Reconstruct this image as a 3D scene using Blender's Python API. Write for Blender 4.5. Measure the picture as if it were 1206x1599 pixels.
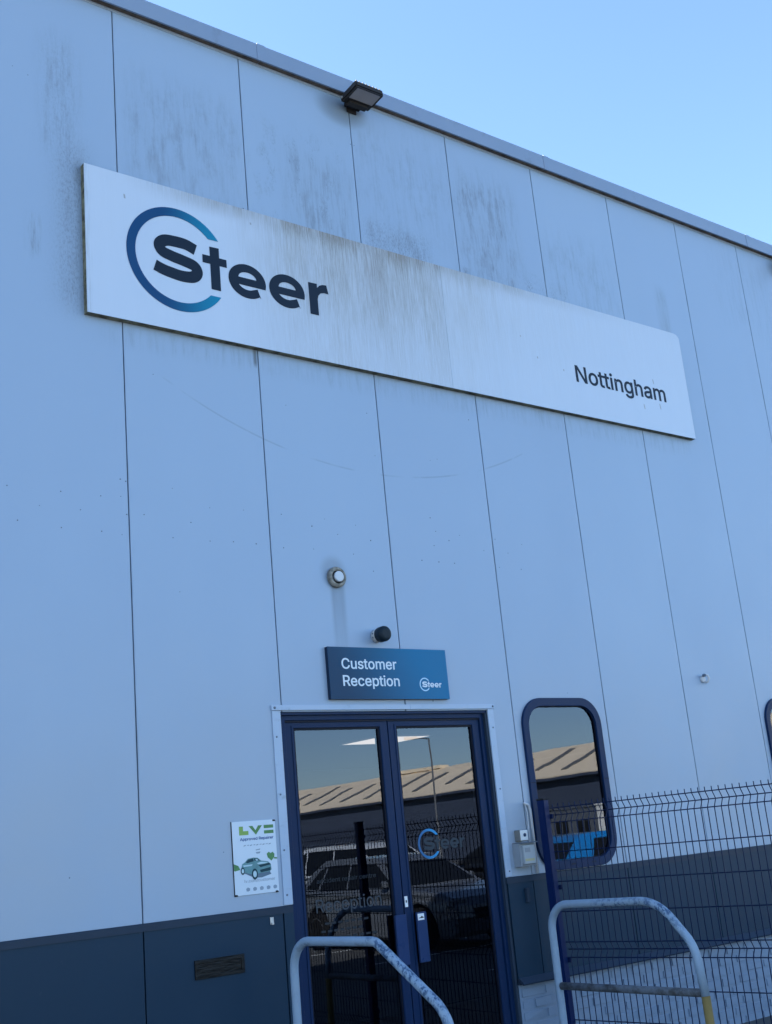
import bpy, bmesh, math, random, json
from mathutils import Vector, Matrix
random.seed(7)
R = math.radians
scene = bpy.context.scene
for o in list(bpy.data.objects):
    bpy.data.objects.remove(o)
C = bpy.context.collection

# ------------------------------------------------------------------ camera
cam_d = bpy.data.cameras.new('camera')
cam_d.sensor_fit = 'HORIZONTAL'; cam_d.sensor_width = 36.0
cam_d.lens = 1848.9 / 1206.0 * 36.0
cam_d.clip_start = 0.05; cam_d.clip_end = 5000
cam = bpy.data.objects.new('camera', cam_d); C.objects.link(cam)
cr, cu, cf = Vector((0.78974, -0.60663, -0.09117)), Vector((-0.09485, -0.26759, 0.95885)), Vector((0.60606, 0.7486, 0.26886))
M = Matrix.Identity(4)
for i in range(3):
    M[i][0] = cr[i]; M[i][1] = cu[i]; M[i][2] = -cf[i]
M.translation = Vector((-3.111, -6.303, 1.6))
cam.matrix_world = M
scene.camera = cam

# ------------------------------------------------------------------ sky, sun, exposure
SUN_AZ, SUN_EL = -42.0, 32.0          # azimuth from +y (behind the building) towards +x
world = bpy.data.worlds.new('World'); scene.world = world; world.use_nodes = True
wn = world.node_tree; wn.nodes.clear()
sky = wn.nodes.new('ShaderNodeTexSky'); sky.sky_type = 'NISHITA'; sky.sun_disc = False
sky.sun_elevation = R(SUN_EL); sky.sun_rotation = R(SUN_AZ)
sky.air_density = 1.0; sky.dust_density = 0.15; sky.ozone_density = 3.5; sky.altitude = 50
bg = wn.nodes.new('ShaderNodeBackground'); bg.inputs[1].default_value = 0.062
wo = wn.nodes.new('ShaderNodeOutputWorld')
wn.links.new(sky.outputs[0], bg.inputs[0]); wn.links.new(bg.outputs[0], wo.inputs[0])
sl = bpy.data.lights.new('sun', 'SUN'); sl.energy = 5.0; sl.angle = R(0.5); sl.color = (1.0, 0.90, 0.76)
sun = bpy.data.objects.new('sun', sl); C.objects.link(sun)
sd = Vector((math.sin(R(SUN_AZ)) * math.cos(R(SUN_EL)), math.cos(R(SUN_AZ)) * math.cos(R(SUN_EL)), math.sin(R(SUN_EL))))
sun.rotation_euler = (-sd).to_track_quat('-Z', 'Y').to_euler()
sun.location = (0, 20, 30)
scene.view_settings.view_transform = 'Standard'; scene.view_settings.look = 'None'
scene.view_settings.gamma = 1.0; scene.view_settings.use_curve_mapping = False
scene.view_settings.exposure = 2.80
scene.render.engine = 'CYCLES'
scene.cycles.max_bounces = 8; scene.cycles.transparent_max_bounces = 12

# ------------------------------------------------------------------ helpers: shader maths
class V:
    """a float socket with arithmetic"""
    def __init__(s, nt, sock): s.nt, s.k = nt, sock
    def op(s, kind, *a, clamp=False):
        n = s.nt.nodes.new('ShaderNodeMath'); n.operation = kind; n.use_clamp = clamp
        for i, x in enumerate((s,) + a):
            if isinstance(x, V): s.nt.links.new(x.k, n.inputs[i])
            else: n.inputs[i].default_value = x
        return V(s.nt, n.outputs[0])
    def __add__(s, o): return s.op('ADD', o)
    def __radd__(s, o): return s.op('ADD', o)
    def __sub__(s, o): return s.op('SUBTRACT', o)
    def __rsub__(s, o): return s.op('MULTIPLY', -1.0) + o
    def __mul__(s, o): return s.op('MULTIPLY', o)
    def __rmul__(s, o): return s.op('MULTIPLY', o)
    def max(s, o): return s.op('MAXIMUM', o)
    def abs(s): return s.op('ABSOLUTE')
    def step(s, a, b):
        n = s.nt.nodes.new('ShaderNodeMapRange'); n.interpolation_type = 'SMOOTHSTEP'
        s.nt.links.new(s.k, n.inputs[0]); n.inputs[1].default_value = a; n.inputs[2].default_value = b
        return V(s.nt, n.outputs[0])

class Mat:
    def __init__(s, name, color=(.5, .5, .5), rough=.5, metal=0.0, spec=.5):
        s.m = bpy.data.materials.new(name); s.m.use_nodes = True
        s.nt = s.m.node_tree; s.b = s.nt.nodes['Principled BSDF']; s.out = s.nt.nodes['Material Output']
        s.b.inputs['Base Color'].default_value = (*color, 1); s.b.inputs['Roughness'].default_value = rough
        s.b.inputs['Metallic'].default_value = metal; s.b.inputs['Specular IOR Level'].default_value = spec
        s._pos = None
    def xyz(s, obj=False):
        if obj:
            n = s.nt.nodes.new('ShaderNodeTexCoord'); src = n.outputs['Object']
        else:
            n = s.nt.nodes.new('ShaderNodeNewGeometry'); src = n.outputs['Position']
        sp = s.nt.nodes.new('ShaderNodeSeparateXYZ'); s.nt.links.new(src, sp.inputs[0])
        return src, V(s.nt, sp.outputs[0]), V(s.nt, sp.outputs[1]), V(s.nt, sp.outputs[2])
    def noise(s, src, scale=1.0, detail=3.0, stretch=(1, 1, 1), rough=.55, off=(0, 0, 0)):
        mp = s.nt.nodes.new('ShaderNodeMapping'); s.nt.links.new(src, mp.inputs[0])
        mp.inputs['Scale'].default_value = stretch; mp.inputs['Location'].default_value = off
        n = s.nt.nodes.new('ShaderNodeTexNoise'); s.nt.links.new(mp.outputs[0], n.inputs['Vector'])
        n.inputs['Scale'].default_value = scale; n.inputs['Detail'].default_value = detail; n.inputs['Roughness'].default_value = rough
        return V(s.nt, n.outputs[0])
    def rgb(s, c):
        n = s.nt.nodes.new('ShaderNodeRGB'); n.outputs[0].default_value = (*c, 1); return n.outputs[0]
    def mix(s, fac, a, b):
        n = s.nt.nodes.new('ShaderNodeMix'); n.data_type = 'RGBA'
        if isinstance(fac, V): s.nt.links.new(fac.k, n.inputs[0])
        else: n.inputs[0].default_value = fac
        for x, i in ((a, 6), (b, 7)):
            if isinstance(x, tuple): n.inputs[i].default_value = (*x, 1)
            else: s.nt.links.new(x, n.inputs[i])
        return n.outputs[2]
    def color(s, sock): s.nt.links.new(sock, s.b.inputs['Base Color'])
    def rough(s, v): s.nt.links.new(v.k, s.b.inputs['Roughness'])
    def bump(s, h, strength=.2, dist=.002):
        n = s.nt.nodes.new('ShaderNodeBump'); n.inputs['Strength'].default_value = strength; n.inputs['Distance'].default_value = dist
        s.nt.links.new(h.k, n.inputs['Height']); s.nt.links.new(n.outputs[0], s.b.inputs['Normal'])

def box_mask(x, z, x0, x1, z0, z1, sx=.08, sz=.1):
    return x.step(x0 - sx, x0 + sx) * (1.0 - x.step(x1 - sx, x1 + sx)) * z.step(z0 - sz, z0 + sz) * (1.0 - z.step(z1 - sz, z1 + sz))

def simple(name, color, rough=.5, metal=0.0, vary=.12, scale=6.0, spec=None, bump=0.0):
    """plain colour with a little mottling and roughness variation"""
    if spec is None: spec = .5 if sum(color) > .9 or metal else .14
    m = Mat(name, color, rough, metal, spec)
    src, x, y, z = m.xyz(True)
    n = m.noise(src, scale, 5)
    m.color(m.mix(n, tuple(c * (1 - vary) for c in color), tuple(min(1, c * (1 + vary)) for c in color)))
    m.rough((n - .5) * .25 + rough)
    if bump: m.bump(m.noise(src, 260, 2), bump, .002)
    return m.m

# ------------------------------------------------------------------ helpers: meshes
def mesh_obj(name, verts, faces, mat, parent=None, smooth=False):
    me = bpy.data.meshes.new(name); me.from_pydata([tuple(v) for v in verts], [], faces); me.update()
    return link(name, me, mat, parent, smooth)
def link(name, me, mat, parent=None, smooth=False):
    if mat is not None and not me.materials: me.materials.append(mat)
    if smooth:
        for p in me.polygons: p.use_smooth = True
    o = bpy.data.objects.new(name, me); C.objects.link(o); o.parent = parent
    return o
def bm_obj(name, bm, mat, parent=None, smooth=False):
    me = bpy.data.meshes.new(name); bm.normal_update(); bm.to_mesh(me); bm.free()
    return link(name, me, mat, parent, smooth)
def box_bm(bm, x0, x1, y0, y1, z0, z1):
    v = [bm.verts.new(p) for p in ((x0, y0, z0), (x1, y0, z0), (x1, y1, z0), (x0, y1, z0), (x0, y0, z1), (x1, y0, z1), (x1, y1, z1), (x0, y1, z1))]
    for f in ((0, 3, 2, 1), (4, 5, 6, 7), (0, 1, 5, 4), (1, 2, 6, 5), (2, 3, 7, 6), (3, 0, 4, 7)):
        bm.faces.new([v[i] for i in f])
def box(name, x0, x1, y0, y1, z0, z1, mat, parent=None, bev=0.0, seg=1):
    bm = bmesh.new(); box_bm(bm, x0, x1, y0, y1, z0, z1)
    if bev: bmesh.ops.bevel(bm, geom=list(bm.edges), offset=bev, segments=seg, affect='EDGES', profile=.5)
    return bm_obj(name, bm, mat, parent)
def plate(name, loops, yf, yb, mat, parent=None, bev=0.0):
    """extruded outline: loops of (x, z), holes by even-odd; front face at y = yf (towards the car park), back at yb"""
    cu_ = bpy.data.curves.new('tmp', 'CURVE'); cu_.dimensions = '2D'; cu_.fill_mode = 'BOTH'
    th = (yb - yf) / 2; cu_.extrude = max(th - bev, 1e-4)
    if bev: cu_.bevel_depth = bev; cu_.offset = -bev
    for lp in loops:
        s = cu_.splines.new('POLY'); s.points.add(len(lp) - 1); s.use_cyclic_u = True
        for p, q in zip(s.points, lp): p.co = (q[0], q[1], 0, 1)
    ob = bpy.data.objects.new('tmp', cu_)
    me = bpy.data.meshes.new_from_object(ob)
    bpy.data.objects.remove(ob); bpy.data.curves.remove(cu_)
    ym = (yf + yb) / 2
    for v in me.vertices:
        x, y, z = v.co; v.co = (x, ym - z, y)
    me.name = name; me.materials.clear()
    for p in me.polygons: p.use_smooth = False
    return link(name, me, mat, parent)
def rect(x0, x1, z0, z1): return [(x0, z0), (x1, z0), (x1, z1), (x0, z1)]
def rrect(x0, x1, z0, z1, r, n=10):
    out = []
    for cx, cz, a0 in ((x1 - r, z0 + r, -90), (x1 - r, z1 - r, 0), (x0 + r, z1 - r, 90), (x0 + r, z0 + r, 180)):
        for i in range(n + 1):
            a = R(a0 + 90 * i / n); out.append((cx + r * math.cos(a), cz + r * math.sin(a)))
    return out
def sweep(bm, pts, rad, sides=10, cap=True):
    pts = [Vector(p) for p in pts]; n = len(pts)
    tang = [(pts[min(i + 1, n - 1)] - pts[max(i - 1, 0)]).normalized() for i in range(n)]
    up = Vector((0, 0, 1)) if abs(tang[0].z) < .9 else Vector((1, 0, 0))
    a = tang[0].cross(up).normalized(); rings = []
    for i in range(n):
        a = (a - tang[i] * a.dot(tang[i])).normalized(); b = tang[i].cross(a)
        rr = rad[i] if isinstance(rad, (list, tuple)) else rad
        rings.append([bm.verts.new(pts[i] + rr * (math.cos(2 * math.pi * k / sides) * a + math.sin(2 * math.pi * k / sides) * b)) for k in range(sides)])
    for i in range(n - 1):
        for k in range(sides):
            bm.faces.new((rings[i][k], rings[i][(k + 1) % sides], rings[i + 1][(k + 1) % sides], rings[i + 1][k]))
    if cap:
        bm.faces.new(rings[0][::-1]); bm.faces.new(rings[-1])
def tube(name, pts, rad, mat, parent=None, sides=10, smooth=True):
    bm = bmesh.new(); sweep(bm, pts, rad, sides)
    return bm_obj(name, bm, mat, parent, smooth)
def lathe(name, prof, mat, parent=None, n=28, axis='y', at=(0, 0, 0), smooth=True):
    """prof: list of (radius, distance along axis)"""
    bm = bmesh.new(); rings = []
    for r_, h in prof:
        ring = []
        for k in range(n):
            a = 2 * math.pi * k / n; c, s = r_ * math.cos(a), r_ * math.sin(a)
            p = (c, h, s) if axis == 'y' else ((c, s, h) if axis == 'z' else (h, c, s))
            ring.append(bm.verts.new((p[0] + at[0], p[1] + at[1], p[2] + at[2])))
        rings.append(ring)
    for i in range(len(rings) - 1):
        for k in range(n):
            bm.faces.new((rings[i][k], rings[i][(k + 1) % n], rings[i + 1][(k + 1) % n], rings[i + 1][k]))
    bm.faces.new(rings[0]); bm.faces.new(rings[-1])
    bmesh.ops.recalc_face_normals(bm, faces=list(bm.faces))
    o = bm_obj(name, bm, mat, parent, False)
    if smooth:
        for p in o.data.polygons:
            if len(p.vertices) == 4: p.use_smooth = True
    return o
def thing(name, label, cat, group=None, loc=(0, 0, 0), rz=0.0):
    o = bpy.data.objects.new(name, None); C.objects.link(o); o.location = loc; o.rotation_euler = (0, 0, rz)
    o.empty_display_size = .2
    o['label'] = label; o['category'] = cat
    if group: o['group'] = group
    return o
def tag(o, label=None, cat=None, group=None, kind=None):
    for k, v in (('label', label), ('category', cat), ('group', group), ('kind', kind)):
        if v: o[k] = v
    return o
def copy_tree(root, loc=None, rz=None, label=None):
    r = root.copy(); C.objects.link(r)
    if loc is not None: r.location = loc
    if rz is not None: r.rotation_euler = (0, 0, rz)
    if label: r['label'] = label
    for ch in list(root.children):
        c = ch.copy(); C.objects.link(c); c.parent = r
        for g in list(ch.children):
            d = g.copy(); C.objects.link(d); d.parent = c
    return r
def rehome(root, loc):
    """children were written in world metres: move the empty to the thing's base and keep them in place"""
    root.location = loc
    for ch in root.children:
        if ch.type == 'EMPTY': ch.location = Vector(ch.location) - Vector(loc)
        else: ch.location = Vector(ch.location) - Vector(loc)
    return root
# ------------------------------------------------------------------ materials
def cladding_material():
    m = Mat('pale_blue_grey_cladding', (.42, .50, .60), .42)
    src, x, y, z = m.xyz()
    base = m.mix(m.noise(src, .7, 4, (1, 1, .35)), (.276, .383, .525), (.317, .430, .572))
    # each panel sheet a touch different
    n = m.nt.nodes.new('ShaderNodeObjectInfo')
    base = m.mix(V(m.nt, n.outputs['Random']) * .22, base, (.265, .355, .50))
    streak = m.noise(src, 6.0, 7, (4.0, 1, .42), .72)
    fine = m.noise(src, 75.0, 6, (1, 1, .5), .8)
    blot = m.noise(src, 5.0, 6, (1.6, 1, .7), .7)
    st = streak.step(.40, .74) * (blot.step(.34, .62) * .7 + .3); fi = fine.step(.44, .74); bl = blot.step(.46, .66)
    dirt_shade = None
    def add(mask):
        nonlocal dirt_shade
        dirt_shade = mask if dirt_shade is None else dirt_shade.max(mask)
    add(box_mask(x, z, -.50, -.28, 6.0, 6.86, .10, .16) * (st * .50 + fi * .22 + bl * .06))          # streaks above the sign's left corner
    add(box_mask(x, z, -.46, -.22, 4.95, 6.12, .12, .15) * (fi * .62 + st * .20 + .14) * (x.step(-.58, -.25) * .8 + .2))      # mould beside the sign's end
    add(box_mask(x, z, -.62, -.54, 5.25, 5.52, .03, .06) * st * .8)
    add(box_mask(x, z, -.32, -.22, 5.80, 6.02, .05, .07) * (fi * .6 + .35))
    add(box_mask(x, z, -.30, -.22, 4.95, 5.9, .035, .1) * (fi * .4 + .2))
    add(box_mask(x, z, .962, .99, 4.80, 4.93, .012, .03) * .7)
    add(box_mask(x, z, 3.03, 3.10, 5.95, 6.05, .03, .03) * (fi * .6 + .2))
    add(box_mask(x, z, .08, .95, 5.9, 6.80, .10, .22) * (st * .28 + bl * .13 + .03))
    add(box_mask(x, z, 1.10, 1.86, 5.95, 6.75, .18, .2) * bl * (fi * .80 + .14))
    add(box_mask(x, z, 1.35, 1.95, 5.85, 6.6, .14, .2) * (st * .50 + .06))
    add(box_mask(x, z, 2.03, 2.70, 5.85, 6.22, .12, .12) * (fi * .55 + st * .34 + bl * .12))
    add(box_mask(x, z, 3.02, 3.70, 5.85, 6.95, .16, .2) * (st * .50 + bl * .16 + .04))
    add(box_mask(x, z, 4.05, 4.9, 5.8, 6.6, .2, .25) * (st * .26 + bl * .10))
    add(box_mask(x, z, 2.05, 2.95, 6.2, 7.1, .2, .25) * (st * .22 + bl * .10))
    add(box_mask(x, z, 3.30, 4.3, 5.85, 6.16, .14, .10) * (fi * bl * .8 + fi * .22))
    add(box_mask(x, z, 5.52, 5.66, 5.9, 6.42, .05, .1) * (st * .32 + .10))
    add(box_mask(x, z, -.2, 4.6, 5.9, 5.99, .2, .05) * fi * .45)            # line of mould along the sign's top
    add(box_mask(x, z, 6.6, 8.4, 6.3, 7.25, .3, .3) * st * .18)
    # soft shadow under each floodlight painted as a dark patch; vent exhaust marks
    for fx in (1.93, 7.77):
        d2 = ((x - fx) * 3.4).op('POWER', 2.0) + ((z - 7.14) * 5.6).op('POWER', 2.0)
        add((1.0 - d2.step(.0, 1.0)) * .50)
    vs = m.noise(src, 22, 3, (1, 1, .05))
    add(box_mask(x, z, 1.455, 1.565, 2.84, 3.33, .022, .02) * (vs * .42 + .10) * z.step(2.6, 3.3))
    dv = ((x - 1.485).op('POWER', 2.0) + (z - 3.40).op('POWER', 2.0)).op('SQRT')
    add((1.0 - dv.step(.05, .13)) * .28)
    # rain runs below the sign and general grime specks
    add(box_mask(x, z, -.1, 5.6, 4.76, 4.92, .15, .05) * st * .28)
    add(m.noise(src, 60, 2).step(.76, .80) * .18)
    # dirt held in the panel joints
    jd = (x.op('FRACT') - .5).abs().step(.484, .499)
    add(jd * m.noise(src, 3.0, 5, (1, 1, .5)).step(.40, .70) * .30)
    # a long curved scratch left by a swinging cable
    rr = ((x - 1.95).op('POWER', 2.0) + (z - 7.49).op('POWER', 2.0)).op('SQRT')
    arc = (1.0 - (rr - 3.35).abs().step(.003, .009)) * box_mask(x, z, .2, 3.6, 4.1, 4.6, .05, .02) * m.noise(src, 2.6, 3).step(.42, .56)
    add(arc * .18)
    low_grey = (1.0 - z.step(1.5, 3.4)) * (m.noise(src, 1.1, 5).step(.25, .75) * .35 + .22)      # patchy grey tint on the lower sheets, fading out upwards
    base = m.mix(low_grey, base, (.345, .385, .43))
    col = m.mix(dirt_shade, base, (.055, .062, .055))
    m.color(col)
    m.rough(dirt_shade * .30 + m.noise(src, 2.2, 5, (1, 1, .5)) * .22 + .32)
    m.bump(m.noise(src, 120, 3) * .30 + m.noise(src, 1.6, 2, (1, 1, .45)) * 4.0, .12, .0025)
    return m.m
def sign_material():
    m = Mat('weathered_white_sign', (.8, .82, .83), .4)
    src, x, y, z = m.xyz()
    streak = m.noise(src, 40.0, 7, (2.4, 1, .11), .78)
    long_ = m.noise(src, 9.0, 5, (2.6, 1, .05), .6)
    broad = m.noise(src, 2.0, 5, (1.6, 1, .5), .65)
    speck = m.noise(src, 120, 3)
    top = z.step(4.95, 5.98); edge = z.step(5.80, 5.968)
    region = x.step(.65, 1.5) * (1.0 - x.step(2.3, 3.6) * .80) * (1.0 - x.step(3.4, 5.2) * .7) + .05
    seam = 1.0 - (x - 2.735).step(-.015, .0) * .35 * (1.0 - x.step(2.8, 3.3))
    run = (streak.step(.32, .74) * .80 + long_.step(.38, .72) * .20) * (speck * .5 + .75)
    d = run * (top * .52 + edge * .50 + .38) * region * seam * (broad.step(.25, .7) * .45 + .55)
    d = d.max(edge * (streak.step(.34, .7) * .5 + .14) * (1.0 - x.step(3.2, 5.4) * .85) * x.step(-.2, .7) * (broad + .25))
    d = d.max((1.0 - x.step(-.257, -.20)) * streak.step(.42, .72) * .45)
    brown = box_mask(x, z, 1.96, 2.14, 5.20, 5.97, .09, .28) * (run * .75 + .15) * (top * .8 + .14)
    brown = brown.max(edge * (broad.step(.35, .7) * .38 + .14) * (streak * .8 + .4) * x.step(.1, 1.0) * (1.0 - x.step(2.7, 4.2)))
    for (mx, mz, mh) in ((5.245, 5.165, .035), (5.20, 5.40, .03), (4.02, 5.30, .012), (5.02, 5.13, .03), (3.55, 5.52, .008), (3.72, 5.36, .012), (.02, 5.80, .02), (.98, 5.86, .012)):
        d = d.max((1.0 - (x - mx + (z - mz) * .12).abs().step(.003, .009)) * (1.0 - (z - mz).abs().step(mh * .5, mh)) * .55)
    base = m.mix(broad, (.465, .555, .675), (.525, .615, .73))
    base = m.mix(region * (top * .26 + .10) * (broad.step(.2, .75) * .7 + .3), base, (.36, .355, .30))
    c = m.mix(d.op('MINIMUM', .70), base, (.125, .112, .078))
    c = m.mix(brown.op('MINIMUM', .75), c, (.15, .115, .06))
    m.color(c); m.bump(m.noise(src, 90, 2), .04, .001)
    return m.m
CLAD = cladding_material()
SIGNW = sign_material()
def trim_material():
    m = Mat('grey_trim', (.40, .46, .53), .4)
    src, x, y, z = m.xyz()
    d = m.noise(src, 9, 6, (.6, 1, 1), .7).step(.55, .8)
    m.color(m.mix(d * .55, m.mix(m.noise(src, 2, 3), (.32, .42, .55), (.39, .49, .63)), (.09, .09, .085))); m.bump(m.noise(src, 40, 2), .06, .002)
    return m.m
TRIM = trim_material()
def coping_material():
    m = Mat('coping_sheet', (.36, .44, .55), .38)
    src, x, y, z = m.xyz()
    d = m.noise(src, 3.5, 6, (1.6, 1, 1.0), .7).step(.56, .78)
    m.color(m.mix(d * .35, m.mix(m.noise(src, 1.3, 3), (.185, .255, .365), (.225, .30, .415)), (.09, .095, .09)))
    return m.m
COPE = coping_material()
def grimy(name, a, b, s=12):
    m = Mat(name, a, .8); src, x, y, z = m.xyz()
    m.color(m.mix(m.noise(src, s, 6, (1, 1, 1), .7).step(.35, .7), a, b)); return m.m
SOFFIT = grimy('grimy_soffit', (.16, .13, .10), (.04, .035, .03))
SIGNEDGE = grimy('algae_sign_edge', (.20, .20, .13), (.035, .032, .02), 16)
def plinth_material():
    m = Mat('slate_blue_plinth', (.035, .058, .085), .5, 0, .16)
    src, x, y, z = m.xyz()
    n = m.noise(src, 1.4, 5, (1, 1, .6)); dust = m.noise(src, 14, 5, (1, 1, .6), .7).step(.60, .85) * box_mask(x, z, -.6, -.3, 1.05, 1.32, .2, .1)
    scuff = m.noise(src, 30, 6, (.5, 1, 2.2), .75).step(.64, .80) * m.noise(src, 1.7, 3).step(.48, .66)
    dust = dust.max(scuff * .35)
    m.color(m.mix(dust * .25, m.mix(n, (.008, .029, .056), (.012, .037, .070)), (.3, .33, .36)))
    m.rough(n * .2 + .32); m.bump(m.noise(src, 120, 2), .05, .001)
    return m.m
PLINTH = plinth_material()
FLASH = simple('slate_flashing', (.024, .040, .066), .45, vary=.2, scale=5)
BLUE = simple('navy_powder_coat', (.005, .022, .072), .42, vary=.15, scale=4)
BLUE_D = simple('navy_gasket', (.006, .009, .02), .5)
FENCEBLUE = simple('fence_blue_coat', (.003, .012, .050), .42, vary=.2, scale=5)
POSTBLUE = simple('post_blue_coat', (.003, .014, .070), .38, vary=.2, scale=3)
BLACK = simple('black_plastic', (.012, .013, .015), .5)
STEEL = simple('zinc_steel', (.45, .46, .47), .4, .7, scale=20)
DARKSCREW = simple('weathered_screw', (.13, .165, .215), .6)
def brick_material():
    m = Mat('white_painted_brick', (.62, .64, .66), .6)
    src, x, y, z = m.xyz()
    n = m.noise(src, 9, 6, (1, 1, 1), .7)
    low = 1.0 - z.step(.0, .5)
    d = n.step(.52, .78)
    m.color(m.mix(d * .35, m.mix(m.noise(src, 3, 3), (.16, .22, .31), (.20, .27, .37)), (.10, .12, .14)))
    m.bump(m.noise(src, 55, 4), .3, .003)
    return m.m
BRICK = brick_material()
def glass_material(name, tint=(.40, .42, .45), r0=.073):
    m = Mat(name); nt = m.nt; nt.nodes.remove(m.b)
    tr = nt.nodes.new('ShaderNodeBsdfTransparent'); tr.inputs[0].default_value = (*tint, 1)
    gl = nt.nodes.new('ShaderNodeBsdfGlossy'); gl.inputs['Roughness'].default_value = .0; gl.inputs[0].default_value = (.63, .76, 1, 1)
    lw = nt.nodes.new('ShaderNodeLayerWeight'); lw.inputs[0].default_value = .5; gg = nt.nodes.new('ShaderNodeNewGeometry')
    fr = (V(nt, lw.outputs['Facing']).op('POWER', 5.0) * (1 - r0) + r0) * (1.0 - V(nt, gg.outputs['Backfacing']))
    # slight float-glass waviness
    g = nt.nodes.new('ShaderNodeNewGeometry'); nz = nt.nodes.new('ShaderNodeTexNoise'); nt.links.new(g.outputs['Position'], nz.inputs['Vector'])
    nz.inputs['Scale'].default_value = 3.0; nz.inputs['Detail'].default_value = 1.0
    bp = nt.nodes.new('ShaderNodeBump'); bp.inputs['Strength'].default_value = .02; bp.inputs['Distance'].default_value = .01
    nt.links.new(nz.outputs[0], bp.inputs['Height']); nt.links.new(bp.outputs[0], gl.inputs['Normal'])
    mx = nt.nodes.new('ShaderNodeMixShader'); nt.links.new(fr.k, mx.inputs[0])
    nt.links.new(tr.outputs[0], mx.inputs[1]); nt.links.new(gl.outputs[0], mx.inputs[2]); nt.links.new(mx.outputs[0], m.out.inputs[0])
    return m.m
GLASS = glass_material('tinted_door_glass')
CARGLASS = simple('car_glass', (.012, .014, .017), .05)

# ------------------------------------------------------------------ ground
def ground_material():
    m = Mat('asphalt', (.05, .05, .052), .85)
    src, x, y, z = m.xyz()
    n = m.noise(src, .5, 5); g = m.noise(src, 90, 2)
    m.color(m.mix(n, m.mix(g, (.050, .050, .051), (.075, .075, .074)), m.mix(g, (.062, .061, .06), (.09, .088, .083))))
    m.bump(g, .5, .01)
    return m.m
def conc_material():
    m = Mat('pale_concrete', (.22, .21, .2), .85); src, x, y, z = m.xyz(); n = m.noise(src, 1.5, 6)
    m.color(m.mix(n, (.17, .165, .155), (.27, .26, .245))); m.bump(m.noise(src, 60, 3), .3, .006); return m.m
ASPH = ground_material(); CONC = conc_material()
g = mesh_obj('ground', [(-900, -900, 0), (900, -900, 0), (900, 900, 0), (-900, 900, 0)], [(0, 1, 2, 3)], ASPH); g['kind'] = 'structure'
pv = box('doorstep_path', -1.5, 2.95, -1.25, -.012, .0, .05, CONC, None, .008); pv['kind'] = 'structure'
LINE = simple('road_paint', (.55, .55, .52), .7, vary=.25, scale=9)
for i in range(5):
    yy = -5.2 - 2.55 * i
    mesh_obj('bay_line', [(7.2, yy, .004), (12.2, yy, .004), (12.2, yy + .1, .004), (7.2, yy + .1, .004)], [(0, 1, 2, 3)], LINE, g)

# ------------------------------------------------------------------ the warehouse
WH = thing('warehouse_building', 'pale blue-grey metal-clad warehouse with dark plinth and navy double door', 'building')
ZP, ZT = 1.300, 7.29          # plinth top, cladding top
DX0, DX1, DZ = .985, 2.745, 2.455   # door opening
G = .004                      # half joint
WIN = [(3.07, 3.91, 1.305, 2.54), (6.06, 6.90, 1.305, 2.54)]
X0, X1 = -5, 13
for i in range(X0, X1):
    a, b = i + G, i + 1 - G
    loops = [rect(a, b, ZP, ZT)]
    if i == 0: loops = [rect(a, DX0, ZP, ZT)]
    if i == 1: loops = [rect(a, b, DZ, ZT)]
    if i == 2: loops = [[(a, DZ), (DX1, DZ), (DX1, ZP), (b, ZP), (b, ZT), (a, ZT)]]
    if i == 0: loops = [[(a, ZP), (DX0, ZP), (DX0, DZ), (b, DZ), (b, ZT), (a, ZT)]]
    for w in WIN:
        if a < w[0] < b: loops.append(rrect(w[0] + .03, w[1] - .03, w[2] + .03, w[3] - .03, .17)[::-1])
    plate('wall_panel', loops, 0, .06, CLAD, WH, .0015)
    if not (i in (1,)):
        loops = [rect(a, b, .64, ZP - .038)]
        if i == 0: loops = [rect(a, DX0 - .075, .64, ZP - .038)]
        if i == 2: loops = [rect(DX1 + .012, b, .64, ZP - .038)]
        plate('plinth_panel', loops, -.002, .055, PLINTH, WH, .0015)
plate('plinth_panel', [rect(DX0 - .068, DX0 - .002, .05, ZP - .038)], -.006, .05, PLINTH, WH, .001)   # narrow piece beside the door frame
# inner lining behind the joints (dark), with the openings
JOINT = simple('joint_seal', (.05, .06, .075), .7)
plate('inner_lining', [[(X0, 0), (DX0, 0), (DX0, DZ), (DX1, DZ), (DX1, 0), (X1, 0), (X1, 7.2), (X0, 7.2)]] +
      [rrect(w[0] + .03, w[1] - .03, w[2] + .03, w[3] - .03, .17)[::-1] for w in WIN], .0615, .12, JOINT, WH)
# plinth flashings
def strip(name, x0, x1, prof, mat, par=WH):
    """prof: (y, z) outline swept along x"""
    n = len(prof); v = [(x0, y, z) for y, z in prof] + [(x1, y, z) for y, z in prof]
    f = [tuple(range(n))[::-1], tuple(range(n, 2 * n))] + [(i, (i + 1) % n, n + (i + 1) % n, n + i) for i in range(n)]
    return mesh_obj(name, v, f, mat, par)
for a, b in ((X0, -2), (-2, DX0 - .003), (DX1 + .001, 5.4), (5.402, X1)):
    strip('plinth_flashing', a, b, [(-.008, ZP - .042), (-.008, ZP - .004), (-.004, ZP), (.03, ZP), (.03, ZP - .042)], FLASH)
    if b <= DX0: b = DX0 - .08
    if a > 2 and a < 3: a = DX1 + .014
    strip('drip_flashing', a, b, [(-.045, .598), (-.049, .606), (-.004, .645), (.02, .645), (.02, .60), (-.004, .60), (-.004, .620), (-.038, .598)], FLASH)
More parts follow.
